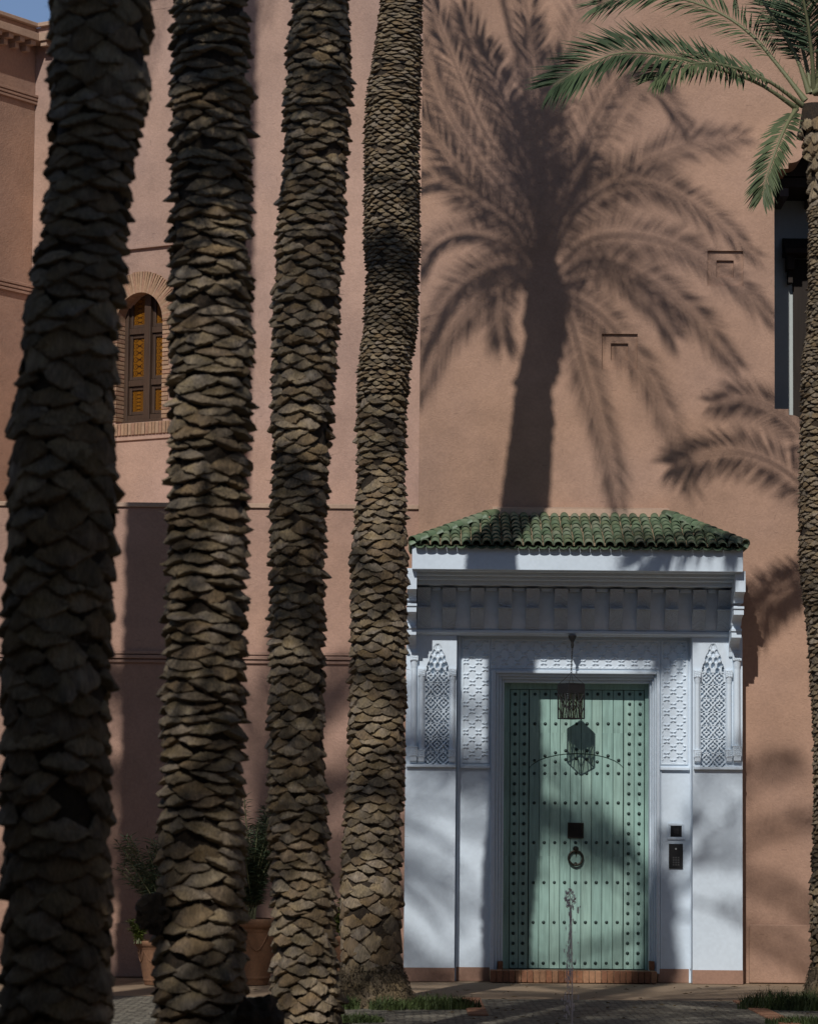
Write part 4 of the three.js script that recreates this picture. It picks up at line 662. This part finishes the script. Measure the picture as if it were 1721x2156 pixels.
// palm 4: the one beside the portal, whose crown shadows the wall
const Z4 = 29.4, tilt = (u, v) => P(u, v, ZW);
palm({
  z: Z4, label: 'palm trunk beside the portal, its left edge overlapped and its foot in grass', flare: 1.0,
  line: [[0, 845, 47], [104, 838, 53], [208, 826, 61], [364, 824, 61], [520, 825, 63], [578, 826, 58], [682, 822, 60], [786, 808, 58], [890, 802, 56], [994, 802, 54], [1098, 800, 58], [1157, 798, 64], [1469, 795, 62], [1625, 790, 62], [1839, 781, 66], [1995, 780, 65], [2047, 782, 66], [2099, 784, 68]],
  above: [[9.45, -0.065, -Z4, 0.26], [10.2, 0.0, -Z4, 0.225], [10.8, 0.045, -Z4, 0.205], [11.3, 0.12, -Z4, 0.215], [11.55, 0.155, -Z4, 0.235], [12.05, 0.165, -Z4, 0.19]],
  size: size([[0, 0.22, 0.17, 0.035, 0.095, bootAll], [1.1, 0.19, 0.095, 0.045, 0.070, bootAll], [4.2, 0.16, 0.07, 0.042, 0.052, bootAll], [5.4, 0.10, 0.042, 0.036, 0.033, bootAll], [8.0, 0.12, 0.035, 0.032, 0.03, bootAll], [10.5, 0.2, 0.25, 0.08, 0.12, bootAll]]),
  from: 0.36, root: [0.37, 0.255, 0.37], midY: 3.2, visTo: 8.9, parts: 300,
  crown: (c) => {
    const heart = unSun(tilt(1143, 560), Z4);
    const F4 = [[[1215, 440], [1330, 385], [1450, 425], [1590, 540], 0.6], [[1240, 505], [1380, 505], [1510, 570], [1632, 680], -0.4], [[1250, 545], [1350, 580], [1450, 655], [1545, 765], -0.5], [[1220, 590], [1285, 585], [1365, 640], [1415, 705], -0.9], [[1205, 625], [1290, 690], [1385, 840], [1455, 1025], -1.1], [[1190, 650], [1228, 775], [1272, 930], [1305, 1085], -1.3],
      [[1205, 460], [1300, 380], [1420, 315], [1565, 288], 0.3], [[1190, 440], [1270, 290], [1360, 185], [1445, 270], -0.5], [[1185, 420], [1250, 250], [1320, 150], [1400, 170], 0.8], [[1165, 400], [1190, 190], [1225, 0], [1265, -90], -0.3], [[1150, 380], [1135, 180], [1105, 0], [1080, -120], 1.5], [[1135, 380], [1095, 160], [1060, 10], [1050, -90], -0.6],
      [[1125, 420], [1060, 255], [1010, 120], [972, 20], 1.6], [[1115, 430], [1020, 280], [955, 130], [905, 0], 2.2], [[1105, 460], [1010, 340], [940, 230], [890, 90], 1.3], [[1095, 480], [1000, 400], [930, 310], [870, 230], 2.0], [[1090, 500], [1005, 430], [930, 385], [865, 400], 1.2], [[1085, 530], [1000, 495], [930, 510], [868, 570], 0.9], [[1085, 560], [1020, 575], [950, 625], [890, 735], 0.4], [[1080, 580], [1010, 630], [940, 710], [880, 830], -0.3], [[1080, 590], [1058, 625], [1052, 665], [1058, 715], -0.7],
      [[1160, 430], [1165, 300], [1170, 200], [1185, 120], 1.0], [[1150, 420], [1150, 340], [1145, 260], [1150, 190], -1.2], [[1125, 470], [1100, 380], [1085, 300], [1070, 220], 0.7], [[1160, 480], [1180, 420], [1205, 380], [1240, 330], 0.8]];
    for (const [a, b, d, e, dz] of F4) {
      const pts = [heart.clone().add(V3(0, -0.25, 0)), unSun(tilt(...a), Z4 + dz * 0.25), unSun(tilt(...b), Z4 + dz * 0.65), unSun(tilt(...d), Z4 + dz * 1.0), unSun(tilt(...e), Z4 + dz * 1.15)];
      addFrond(c, pts, { n: 60, len: 0.36, wid: 0.021, start: 0.12, upv: V3(rr(-0.4, 0.4), 1, 0.6 + rr(-0.5, 0.5)).normalize() });
    }
    for (let i = 0; i < 3; i++) { const az = -Math.PI / 2 + rr(-0.5, 0.5) , e0 = rr(0.2, 1.1), pts = [heart.clone()]; let a = heart.clone(), e = e0; for (let s = 0; s < 5; s++) { a = a.clone().add(V3(Math.cos(az) * Math.cos(e), Math.sin(e), Math.sin(az) * Math.cos(e)).multiplyScalar(0.5)); e -= 0.16; pts.push(a); } addFrond(c, pts, { n: 50 }); }
  },
});

// palm 3
palm({
  z: 22, label: 'third palm trunk from the left, rough and tan at its foot', flare: 1.1,
  line: [[0, 677, 63], [104, 671, 72], [208, 667, 77], [312, 665, 71], [468, 655, 76], [682, 643, 74], [838, 637, 70], [994, 633, 64], [1157, 626, 62], [1469, 624, 62], [1631, 624, 65], [1787, 630, 66], [1891, 637, 70], [1995, 640, 72], [2073, 642, 77], [2146, 648, 83]],
  above: [[9.0, -0.46, -22, 0.20], [10.6, -0.36, -22, 0.24], [11.4, -0.34, -22, 0.2]],
  size: size([[0, 0.17, 0.088, 0.048, 0.062, bootAll], [1.7, 0.17, 0.09, 0.045, 0.060, bootAll], [3.4, 0.18, 0.080, 0.048, 0.056, bootAll], [5.3, 0.17, 0.068, 0.042, 0.050, bootAll], [8, 0.2, 0.2, 0.07, 0.1, bootAll]]),
  from: 0.05, midY: 3.4, visTo: 7.1, parts: 300, root: [0.26, 0.27, 0.36],
  crown: (c, h) => {
    randomCrown(c, h, 11, { len: 2.7, low: -0.2 });
    for (let i = 0; i < 6; i++) { const az = Math.PI + lerp(-0.75, 0.75, (i * 5 % 6) / 5), pts = [h.clone()]; let a = h.clone(), e = lerp(0.05, 1.0, i / 5); for (let k = 0; k < 6; k++) { a = a.clone().add(V3(Math.cos(az) * Math.cos(e), Math.sin(e), Math.sin(az) * Math.cos(e)).multiplyScalar(0.47)); e -= 0.13; pts.push(a); } addFrond(c, pts, { n: 54, len: 0.36, wid: 0.024 }); }
  },
});
// palm 2
palm({
  z: 18, label: 'second palm trunk from the left, with broad pale diamond leaf bases, sunlit across its middle', flare: 1.05,
  line: [[0, 444, 86], [208, 445, 91], [520, 443, 92], [812, 444, 94], [1098, 437, 91], [1261, 434, 91], [1417, 431, 94], [1521, 427, 93], [1839, 424, 96], [2099, 421, 103]],
  above: [[7.6, -1.04, -18, 0.22], [9.5, -0.98, -18, 0.26], [10.3, -0.96, -18, 0.2]],
  size: size([[0, 0.23, 0.095, 0.052, 0.070, bootAll], [1.55, 0.225, 0.078, 0.056, 0.062, bootAll], [3.75, 0.21, 0.068, 0.048, 0.054, bootAll], [8, 0.2, 0.2, 0.07, 0.1, bootAll]]),
  from: 0.05, midY: 3.0, visTo: 6.0, parts: 300,
  crown: (c, h) => randomCrown(c, h, 44, { len: 2.7 }),
});
{
  const p2 = scene.children.find((o) => o.name === 'palm_tree_002');
  const lump = (name, u, v, z, r, sq, label) => { const g = new THREE.IcosahedronGeometry(1, 4), p = g.attributes.position, c = P(u, v, z); for (let i = 0; i < p.count; i++) { const x = p.getX(i), y = p.getY(i), w = p.getZ(i), k = r * (1 + 0.55 * PN.noise(x * 1.8, y * 1.8, w * 1.8 + u) + 0.3 * PN.noise(x * 5, y * 5, w * 5) + 0.16 * PN.noise(x * 13, y * 13, w * 13)); p.setXYZ(i, c.x - p2.position.x + x * k, c.y + y * k * sq, c.z - p2.position.z + w * k); } g.computeVertexNormals(); part(name, g, M.core, p2, label); };
  lump('burl', 327, 1922, 17.9, 0.10, 1.05, 'dark rounded burl on the left side of the trunk');
  lump('root_mass', 548, 2142, 17.8, 0.11, 1.0, 'dark lump of old roots at the right of the trunk');
}
// palm 1
palm({
  z: 14.4, label: 'nearest palm trunk, almost black in shade and out of focus at the left edge', flare: 1.0,
  line: [[0, 213, 112], [104, 211, 112], [208, 208, 110], [312, 195, 96], [416, 184, 94], [520, 174, 98], [578, 166, 106], [734, 146, 109], [890, 133, 112], [994, 134, 121], [1098, 130, 120], [1261, 122, 119], [1521, 118, 119], [1839, 120, 121], [2151, 121, 121]],
  above: [[5.8, -1.26, -14.4, 0.24], [7.0, -1.18, -14.4, 0.27], [7.8, -1.15, -14.4, 0.2]],
  size: size([[0, 0.22, 0.13, 0.045, 0.075, bootAll], [3.8, 0.2, 0.085, 0.042, 0.048, bootAll], [4.7, 0.2, 0.12, 0.04, 0.07, bootAll], [7.8, 0.2, 0.2, 0.07, 0.1, bootAll]]),
  from: 0.05, midY: 2.6, visTo: 5.4, parts: 300,
  crown: (c, h) => randomCrown(c, h, 56, { len: 2.6, low: -0.15, droop: 0.8 }),
});
// palm 5, right edge
const Z5 = 30.2;
palm({
  z: Z5, label: 'palm at the right edge, its green crown in view above a narrow trunk', flare: 1.0,
  line: [[262, 1716, 47], [300, 1733, 45], [420, 1745, 47], [604, 1752, 55], [703, 1752, 58], [752, 1746, 62], [834, 1744, 62], [965, 1742, 62], [1095, 1740, 62], [1200, 1741, 62], [1300, 1752, 60], [1400, 1761, 60], [1560, 1770, 60], [1725, 1771, 61], [1882, 1766, 64], [2039, 1768, 64], [2091, 1768, 66]],
  above: [[8.25, px(1712, 200, Z5), -Z5, 0.16]],
  size: size([[0, 0.13, 0.06, 0.03, 0.042, bootAll], [3.6, 0.13, 0.05, 0.03, 0.034, bootAll], [5.6, 0.10, 0.042, 0.026, 0.03, bootAll], [7.3, 0.15, 0.16, 0.06, 0.09, bootAll]]),
  from: 0.3, root: [0.36, 0.26, 0.36], midY: 4, visTo: 8, parts: 300, to: 8.05,
  crown: (c) => {
    const f = (list, zs, o = {}) => addFrond(c, list.map(([u, v], i) => P(u, v, Z5 + zs[i])), { n: 88, len: 0.47, wid: 0.025, spines: 12, ...o });
    f([[1676, 228], [1596, 176], [1519, 148], [1421, 121], [1344, 111], [1290, 114], [1222, 144], [1164, 180]], [0, -0.3, -0.55, -0.8, -0.95, -1.05, -1.1, -1.15], { upv: V3(-0.05, 0.5, 0.87).normalize(), lift: 0.22, n: 100 });
    f([[1688, 222], [1616, 171], [1538, 141], [1470, 133], [1410, 148], [1378, 168]], [0, -0.25, -0.5, -0.75, -0.95, -1.05], { len: 0.36, upv: V3(0, 0.75, 0.65).normalize(), lift: 0.15 });
    f([[1694, 212], [1635, 136], [1577, 70], [1499, 20], [1402, -8], [1310, -6], [1255, 12]], [0, 0.05, 0.1, 0.15, 0.15, 0.1, 0.1], { upv: V3(0, 0.65, 0.75).normalize(), lift: 0.1, n: 84, len: 0.40, wid: 0.02 });
    addFrond(c, [P(1702, 196, Z5), P(1674, 117, Z5), P(1627, 39, Z5), unSun(tilt(1665, 890), Z5 + 0.1), unSun(tilt(1580, 842), Z5 + 0.15), unSun(tilt(1500, 850), Z5 + 0.2)], { upv: V3(-0.2, 0.6, 0.7).normalize(), lift: 0.2, n: 70, len: 0.34, wid: 0.02, spines: 12 });
    f([[1712, 190], [1706, 97], [1690, 0], [1660, -110], [1600, -200]], [0, -0.2, -0.4, -0.6, -0.8], { upv: V3(-0.5, 0.4, 0.7).normalize(), lift: 0.2 });
    f([[1708, 196], [1690, 110], [1668, 30], [1630, -60], [1570, -120]], [0, 0.1, 0.2, 0.3, 0.4], { upv: V3(-0.5, 0.4, 0.7).normalize(), lift: 0.2 });
    f([[1674, 230], [1652, 268], [1630, 322], [1613, 372], [1604, 414]], [0, -0.25, -0.4, -0.45, -0.45], { n: 64, len: 0.27, start: 0.06, spines: 0, upv: V3(-0.45, 0.2, 0.87).normalize(), lift: 0.15 });
    f([[1720, 186], [1722, 80], [1735, -40], [1760, -160]], [0, -0.2, -0.4, -0.6]);
    const heart = P(1712, 195, Z5);
    for (let i = 0; i < 7; i++) { const az = -0.9 + i * 0.3 + rr(-0.1, 0.1), pts = [heart.clone()]; let a = heart.clone(), e = rr(-0.1, 1.2); for (let s = 0; s < 6; s++) { a = a.clone().add(V3(Math.cos(az) * Math.cos(e), Math.sin(e), -Math.sin(az) * Math.cos(e)).multiplyScalar(0.44)); e -= 0.18; pts.push(a); } addFrond(c, pts, { n: 50 }); }
  },
});
// palms outside the frame that throw the shade
const plain = (label, x, z, h, r, lean, o = {}) => palm({
  z, label, line: [], above: [[-0.12, x, -z, r], ...[0.25, 0.45, 0.6, 0.72, 0.82, 0.9].map((q) => [h * q, x + lean * q ** (o.bend ?? 1.2), -z, r * 0.95]), [h - 0.5, x + lean * 0.97, -z, r], [h, x + lean, -z, r * 0.8]],
  size: size([[0, 0.22, 0.13, 0.05, 0.09, bootAll]]), parts: 0, fibres: 0, allRound: true, crown: (c, hh) => randomCrown(c, hh, o.n ?? 30, o),
});
plain('tall palm left of the frame whose trunk shadow falls on the low pink wall', -4.17, 29.0, 21, 0.30, 0.1, { n: 24 });
plain('palm in front of the frame on the left, standing in line with the near palms', -2.26, 11.5, 12.6, 0.29, 0.34, { n: 30, len: 2.8, low: -0.3 });
plain('palm with a round crown left of the frame, shading the foot of the low wall', -5.25, 20, 13.3, 0.27, 0.05, { n: 60, len: 2.9, low: -0.6 });
plain('shorter palm in front of the frame on the far left, beside the path', -3.9, 7.5, 8.4, 0.3, -0.05, { n: 42, len: 2.6 });

// ------------------------------------------------------------------ grass beds, bricks
{
  const bladeGeo = (list, x, z, h, w, a, lean) => {
    const d = V3(Math.cos(a), 0, Math.sin(a)), s = V3(-d.z, 0, d.x).multiplyScalar(w), b = V3(x, 0, z), m = b.clone().addScaledVector(d, h * lean * 0.35).add(V3(0, h * 0.6, 0)), t = b.clone().addScaledVector(d, h * lean).add(V3(0, h * (1 - 0.25 * lean), 0));
    for (const q of [b.clone().sub(s), b.clone().add(s), m.clone().add(s.clone().multiplyScalar(0.7)), b.clone().sub(s), m.clone().add(s.clone().multiplyScalar(0.7)), m.clone().sub(s.clone().multiplyScalar(0.7)), m.clone().sub(s.clone().multiplyScalar(0.7)), m.clone().add(s.clone().multiplyScalar(0.7)), t]) list.push(q.x, q.y, q.z);
  };
  const grassM = mat([0.070, 0.110, 0.032], { side: THREE.DoubleSide, map: leafMap, roughness: 0.7 });
  function bed(name, label, fn, n, hh) {
    const l = []; for (let i = 0; i < n; i++) { const q = fn(); if (!q) continue; bladeGeo(l, q[0], q[1], hh * rr(0.45, 1.15) * q[2], rr(0.003, 0.0065), rr(0, 6.28), rr(0.1, 0.9)); }
    const g = new THREE.BufferGeometry(); g.setAttribute('position', new THREE.Float32BufferAttribute(l, 3)); g.computeVertexNormals(); const uv = new Float32Array(l.length / 3 * 2); for (let i = 0; i < l.length / 3; i++) { uv[2 * i] = l[3 * i] * 2; uv[2 * i + 1] = l[3 * i + 1] + l[3 * i + 2]; } g.setAttribute('uv', new THREE.BufferAttribute(uv, 2));
    top(name, g, grassM, label, 'grass', { kind: 'stuff' });
  }
  const tuft = (cs) => () => { const [x, z, r] = cs[Math.floor(rnd() * cs.length)], a = rr(0, 6.28), k = Math.sqrt(rnd()); return [x + Math.cos(a) * r * k * 1.6, z + Math.sin(a) * r * k, 1 - 0.45 * k]; };
  const A = [[-0.5, -28.9, 0.07], [-0.15, -28.9, 0.10], [0.16, -29.05, 0.16], [0.3, -29.1, 0.18], [0.46, -29.2, 0.13], [0.22, -29.4, 0.16]];
  bed('grass', 'tufts of grass round the foot of the palm beside the portal', tuft(A), 3000, 0.16);
  const B = [[3.25, -29.6, 0.2], [3.5, -29.5, 0.2], [3.75, -29.4, 0.22], [3.95, -29.3, 0.2], [3.3, -29.9, 0.2], [3.65, -29.9, 0.2]];
  bed('grass', 'tufts of grass round the foot of the palm at the right edge', tuft(B), 2800, 0.22);
  const C = [[-0.85, -27.0, 0.14], [-0.6, -26.8, 0.18], [-0.35, -26.9, 0.12]];
  bed('grass', 'low grass on the cobbles left of the portal palm, at the bottom edge', tuft(C), 1500, 0.10);
  const D = [[3.3, -27.2, 0.25], [3.7, -27.1, 0.25]];
  bed('grass', 'low grass at the bottom right corner', tuft(D), 1500, 0.10);
  const bedG = (x0, x1, z0, z1) => { const s = new THREE.Shape(); s.absellipse((x0 + x1) / 2, (z0 + z1) / 2, (x1 - x0) / 2, (z1 - z0) / 2, 0, 6.2832); const g = new THREE.ShapeGeometry(s, 30); g.rotateX(-Math.PI / 2); g.translate(0, 0.004, 0); return metreUV(clean(g)); };
  top('planting_bed', bedG(-0.85, 0.62, 28.75, 30.0), M.soil, 'dark soil bed round the foot of the palm beside the portal', 'soil', { kind: 'structure' });
  top('planting_bed', bedG(2.95, 4.6, 29.1, 30.9), M.soil, 'dark soil bed round the foot of the palm at the right edge', 'soil', { kind: 'structure' });
  // brick edging lines running towards the camera
  const edge = (label, x, z0, z1, n) => { const e = thing('brick_edging', label, 'edging', [x, 0, -z0]); for (let k = 0; k < n; k++) { const z = lerp(z0, z1, (k + 0.5) / n) - z0, hl = Math.abs(z1 - z0) / n / 2 - 0.006; part('brick', box(-0.085 + 0.006 * hash(k, 2, 3), 0.085, -0.05, 0.012 + 0.004 * hash(k, 1, 2), -z - hl, -z + hl, 0.006), brickMats[(k * 7 + 1) % 4], e); } };
  edge('row of red bricks set in the cobbles beside the right grass bed', px(1619, 2125, 28.5), 30.9, 25.6, 46);
  edge('row of red bricks set in the cobbles right of the grass by the portal palm', px(1000, 2112, 29.2), 31.0, 28.0, 26);
}

// ------------------------------------------------------------------ the rest of the courtyard, outside the frame
{
  const cw = (label, g) => { const t = thing('courtyard_wall', label, 'wall'); part('wall', g, M.pink, t); return t; };
  cw('tall pink courtyard wall behind the camera', box(-16, 16, 0, 8.5, 13, 13.6, 0));
  cw('pink courtyard wall along the right side, outside the frame', box(13, 13.6, 0, 9, -34.4, 12.9, 0));
  cw('pink courtyard wall along the left side, outside the frame', box(-15.6, -15, 0, 7, -26, 12.9, 0));
  const leafM = mat([0.05, 0.085, 0.035], { side: THREE.DoubleSide, roughness: 0.6 }), barkM = M.core;
  const shade = (label, x, z, h, r, n) => {
    const t = thing('shade_tree', label, 'tree', [x, 0, z]), pos = [], limbs = [clean(tube([V3(0, 0, 0), V3(0.1, h * 0.3, 0.05), V3(0, h * 0.6, 0)], 0.17, 8, 8))], cl = [];
    for (let k = 0; k < 16; k++) { const a = k * 2.4, q = Math.sqrt((k + 0.5) / 16), c = V3(Math.cos(a) * r * q, h * 0.72 + r * 0.45 * (1 - q) + rr(-0.5, 0.5), Math.sin(a) * r * q); cl.push(c); limbs.push(clean(tube([V3(0, h * 0.45, 0), c.clone().multiplyScalar(0.5).setY(h * 0.62), c], 0.05, 6, 5))); }
    for (let i = 0; i < n; i++) { const c = cl[i % 16], d = V3(rr(-1, 1), rr(-1, 1), rr(-1, 1)).normalize().multiplyScalar(r * 0.42 * Math.cbrt(rnd())), a = c.clone().add(d).add(V3(0, -d.y * 0.4, 0)), u = V3(rr(-1, 1), rr(-0.5, 0.5), rr(-1, 1)).normalize().multiplyScalar(0.16), w = u.clone().cross(V3(rr(-0.5, 0.5), 1, rr(-0.5, 0.5))).normalize().multiplyScalar(0.07), b = a.clone().add(u); for (const v of [a, a.clone().addScaledVector(u, 0.5).add(w), b, a, b, a.clone().addScaledVector(u, 0.5).sub(w)]) pos.push(v.x, v.y, v.z); }
    const g = new THREE.BufferGeometry(); g.setAttribute('position', new THREE.Float32BufferAttribute(pos, 3)); g.computeVertexNormals(); g.setAttribute('uv', new THREE.Float32BufferAttribute(new Float32Array(pos.length / 3 * 2), 2));
    part('trunk', merge(limbs), barkM, t); part('crown', g, leafM, t).userData.kind = 'stuff';
  };
  shade('leafy tree with a low crown over the path left of the camera, outside the frame', -3.2, -6.2, 6.2, 2.8, 11000);
  shade('leafy tree with a low crown over the path right of the camera, outside the frame', 4.3, -6.0, 6.0, 2.7, 9000);
  shade('leafy tree further right on the path, outside the frame', 6.2, -13, 6.0, 2.6, 7000);
  shade('leafy tree just behind the camera on the right, outside the frame', 0.9, 1.8, 7.2, 3.2, 9000);
  shade('leafy tree just ahead of the camera on the left, outside the frame', -1.7, -3.0, 6.8, 2.5, 8000);
  shade('broad leafy tree left of the camera, outside the frame', -5.2, -2.5, 7.5, 3.4, 9000);
  shade('broad leafy tree right of the camera, outside the frame', 5.0, -3.0, 7.5, 3.4, 9000);
  shade('broad leafy tree behind the camera, outside the frame', -0.5, 4.5, 8.5, 3.8, 9000);
  shade('leafy tree on the far left between the courtyard wall and the palms, outside the frame', -7.5, -9.5, 7.5, 3.0, 7000);
  const lit = []; for (let i = 0; i < 140; i++) { const x = rr(-1.6, 4.4), z = -rr(26.5, 34.4), a = rr(0, 3.14), L = rr(0.03, 0.10), w = rr(0.004, 0.012), d = V3(Math.cos(a), 0, Math.sin(a)), sd = V3(-d.z, 0, d.x).multiplyScalar(w), c = V3(x, 0.008, z), e = c.clone().addScaledVector(d, L).add(V3(0, rr(0, 0.015), 0)), m = c.clone().addScaledVector(d, L / 2).add(V3(0, 0.012, 0)); for (const v of [c, m.clone().add(sd), e, c, e, m.clone().sub(sd)]) lit.push(v.x, v.y, v.z); }
  const lg = new THREE.BufferGeometry(); lg.setAttribute('position', new THREE.Float32BufferAttribute(lit, 3)); lg.computeVertexNormals(); top('leaf_litter', lg, mat([0.20, 0.15, 0.08], { side: THREE.DoubleSide }), 'dry fallen leaflets scattered over the paving and the sandy strip', 'leaf litter', { kind: 'stuff' });
}

// ------------------------------------------------------------------ planters and shrubs
{
  const pot = (label, u, vRim, z, rTop, h) => {
    const x = px(u, vRim, z), t = thing('terracotta_planter', label, 'planter', [x, 0, -z], { group: 'terracotta planters at the low wall' });
    const r = rTop, prof = [[0.001, 0.012], [r * 0.55, 0.012], [r * 0.58, 0], [r * 0.62, 0.004], [r * 0.64, h * 0.09], [r * 0.67, h * 0.10], [r * 0.67, h * 0.13], [r * 0.66, h * 0.14], [r * 0.68, h * 0.17], [r * 0.86, h * 0.80], [r * 0.89, h * 0.81], [r * 0.89, h * 0.84], [r * 0.93, h * 0.86], [r, h * 0.90], [r * 1.02, h * 0.96], [r, h], [r * 0.93, h], [r * 0.9, h * 0.93], [r * 0.001, h * 0.92]];
    const g = new THREE.LatheGeometry(prof.map(([a, b]) => new THREE.Vector2(a, b)), 36); const uv = g.attributes.uv, p = g.attributes.position; for (let i = 0; i < uv.count; i++) uv.setXY(i, uv.getX(i) * 2, p.getY(i));
    part('pot', g, M.terracotta, t);
    const sw = []; for (let k = 0; k < 8; k++) { const a0 = k * Math.PI / 4, pts = []; for (let i = 0; i <= 6; i++) { const q = i / 6, a = a0 + q * Math.PI / 4, rr2 = lerp(r * 0.68, r * 0.86, 0.95 - 0.4 * Math.sin(q * Math.PI)) + 0.003, yy = lerp(h * 0.17, h * 0.8, 0.95 - 0.4 * Math.sin(q * Math.PI)); pts.push(V3(Math.cos(a) * rr2, yy, Math.sin(a) * rr2)); } sw.push(clean(tube(pts, 0.006, 8, 5))); }
    part('swag', merge(sw), M.terracotta, t);
    return t;
  };
  pot('terracotta planter with a light green plant, half hidden left of the second palm', 342, 1987, 33.4, 0.28, 0.44);
  pot('larger terracotta planter in shade between the second and third palms', 520, 1938, 33.6, 0.36, 0.66);
  pot('terracotta planter hidden between the third palm and the portal palm', 742, 1960, 33.6, 0.3, 0.5);
  const leafOle = mat([0.10, 0.155, 0.10], { side: THREE.DoubleSide, map: leafMap, roughness: 0.5 }), leafLime = mat([0.20, 0.28, 0.06], { side: THREE.DoubleSide, map: leafMap, roughness: 0.6 });
  function shrub(name, label, x, z, y0, stems, H, spread, L, w, m, cat) {
    const t = thing(name, label, cat, [x, y0, -z]), pos = [], st = [];
    for (let s = 0; s < stems; s++) {
      const az = rr(0, 6.28), sp = spread * Math.sqrt(rnd()), hh = H * rr(0.55, 1), pts = [V3(rr(-0.05, 0.05), 0, rr(-0.05, 0.05)), V3(Math.cos(az) * sp * 0.3, hh * 0.5, Math.sin(az) * sp * 0.3), V3(Math.cos(az) * sp, hh, Math.sin(az) * sp)], c = new THREE.CatmullRomCurve3(pts); st.push(clean(tube(pts, 0.006, 6, 4)));
      const n = Math.round(hh / L * 14); for (let i = 0; i < n; i++) { const q = 0.22 + 0.78 * (i + 0.5) / n, a = c.getPoint(q), T = c.getTangent(q), az2 = i * 2.4 + rr(-0.4, 0.4), d = T.clone().multiplyScalar(0.45).add(V3(Math.cos(az2), rr(-0.5, 0.3), Math.sin(az2))).normalize(), sd = d.clone().cross(V3(rr(-0.4, 0.4), 1, rr(-0.4, 0.4))).normalize().multiplyScalar(w * 0.5), l = L * rr(0.65, 1.15), mm = a.clone().addScaledVector(d, l * 0.45), tt = a.clone().addScaledVector(d, l).add(V3(0, -0.12 * l, 0)); for (const v of [a, mm.clone().add(sd), tt, a, tt, mm.clone().sub(sd)]) pos.push(v.x, v.y, v.z); }
    }
    const g = new THREE.BufferGeometry(); g.setAttribute('position', new THREE.Float32BufferAttribute(pos, 3)); g.computeVertexNormals(); const uv = new Float32Array(pos.length / 3 * 2); for (let i = 0; i < uv.length / 2; i++) { uv[2 * i] = pos[3 * i]; uv[2 * i + 1] = pos[3 * i + 1]; } g.setAttribute('uv', new THREE.BufferAttribute(uv, 2));
    const f = part('foliage', g, m, t); f.userData.kind = 'stuff'; part('stems', merge(st), M.rachis, t);
  }
  shrub('oleander_shrub', 'dark leafy oleander with narrow leaves left of the second palm', px(352, 1900, 33.4), 33.4, 0.4, 30, 1.10, 0.52, 0.12, 0.019, leafOle, 'shrub');
  shrub('oleander_shrub', 'tall oleander in shade between the second and third palms', px(528, 1900, 33.6), 33.6, 0.6, 34, 1.30, 0.44, 0.12, 0.019, leafOle, 'shrub');
  shrub('potted_plant', 'light green small leafed plant at the rim of the left planter', px(292, 1980, 33.2), 33.2, 0.41, 16, 0.24, 0.10, 0.05, 0.022, leafLime, 'plant');
  shrub('potted_plant', 'light green plant in the gap between the third palm and the portal palm', px(722, 1930, 33.5), 33.5, 0.46, 22, 0.42, 0.26, 0.07, 0.025, leafLime, 'plant');
}

// ------------------------------------------------------------------ water jet
{
  const z = 24.5, x0 = px(1203.5, 2150, z), t = thing('water_jet', 'thin fountain jet with a broken splash of droplets at its top, before the green door', 'water', [x0, 0, -z]);
  const wm = new THREE.MeshPhysicalMaterial({ transmission: 0.6, thickness: 0, ior: 1.33, roughness: 0.3 }); wm.color.setRGB(0.92, 0.87, 0.87);
  const yT = py(1200, 1905, z), l = []; const c = new THREE.CatmullRomCurve3([V3(0, -0.05, 0), V3(0.0, 0.25, 0), V3(-0.002, 0.5, 0), V3(-0.008, 0.72, 0), V3(-0.014, yT, 0)]);
  const g = new THREE.TubeGeometry(c, 120, 0.0055, 7, false), p = g.attributes.position; for (let i = 0; i <= 120; i++) { const q = i / 120, a = c.getPointAt(q), k = (q < 0.45 ? 1 : 1 + (q - 0.45) * 2.4 * (0.4 + PN.noise(i * 0.35, 3, 1))) ; for (let j = 0; j < 8; j++) { const o = i * 8 + j; p.setXYZ(o, a.x + (p.getX(o) - a.x) * k, p.getY(o), a.z + (p.getZ(o) - a.z) * k); } }
  g.computeVertexNormals(); part('stream', g, wm, t);
  const drops = []; const drop = (x, y, r, sy) => { const s = new THREE.SphereGeometry(r, 7, 5); s.scale(1, sy, 1); s.translate(x, y, rr(-0.03, 0.03)); drops.push(clean(s)); };
  for (let i = 0; i < 70; i++) { const a = rr(0, 6.28), k = Math.sqrt(rnd()); drop(-0.02 + Math.cos(a) * 0.04 * k, yT + 0.045 + Math.sin(a) * 0.075 * k, rr(0.003, 0.010), rr(1, 1.5)); }
  for (let i = 0; i < 130; i++) { const q = rnd(), y = yT * (1 - 0.82 * q), sp = 0.012 + 0.06 * q; drop(-0.045 * (0.3 + q * 0.6) + rr(-sp, sp) * 0.35 + (rnd() < 0.25 ? rr(-0.04, 0.07) : 0), y, rr(0.0025, 0.0065), rr(1.5, 4.5)); }
  part('droplets', merge(drops), wm, t).userData.kind = 'stuff';
  part('nozzle', new THREE.CylinderGeometry(0.012, 0.02, 0.06, 12).translate(0, 0.03, 0), M.bronze, t);
}

scene.traverse((o) => { if (o.isMesh) o.castShadow = o.receiveShadow = true; });
renderer.render(scene, camera);
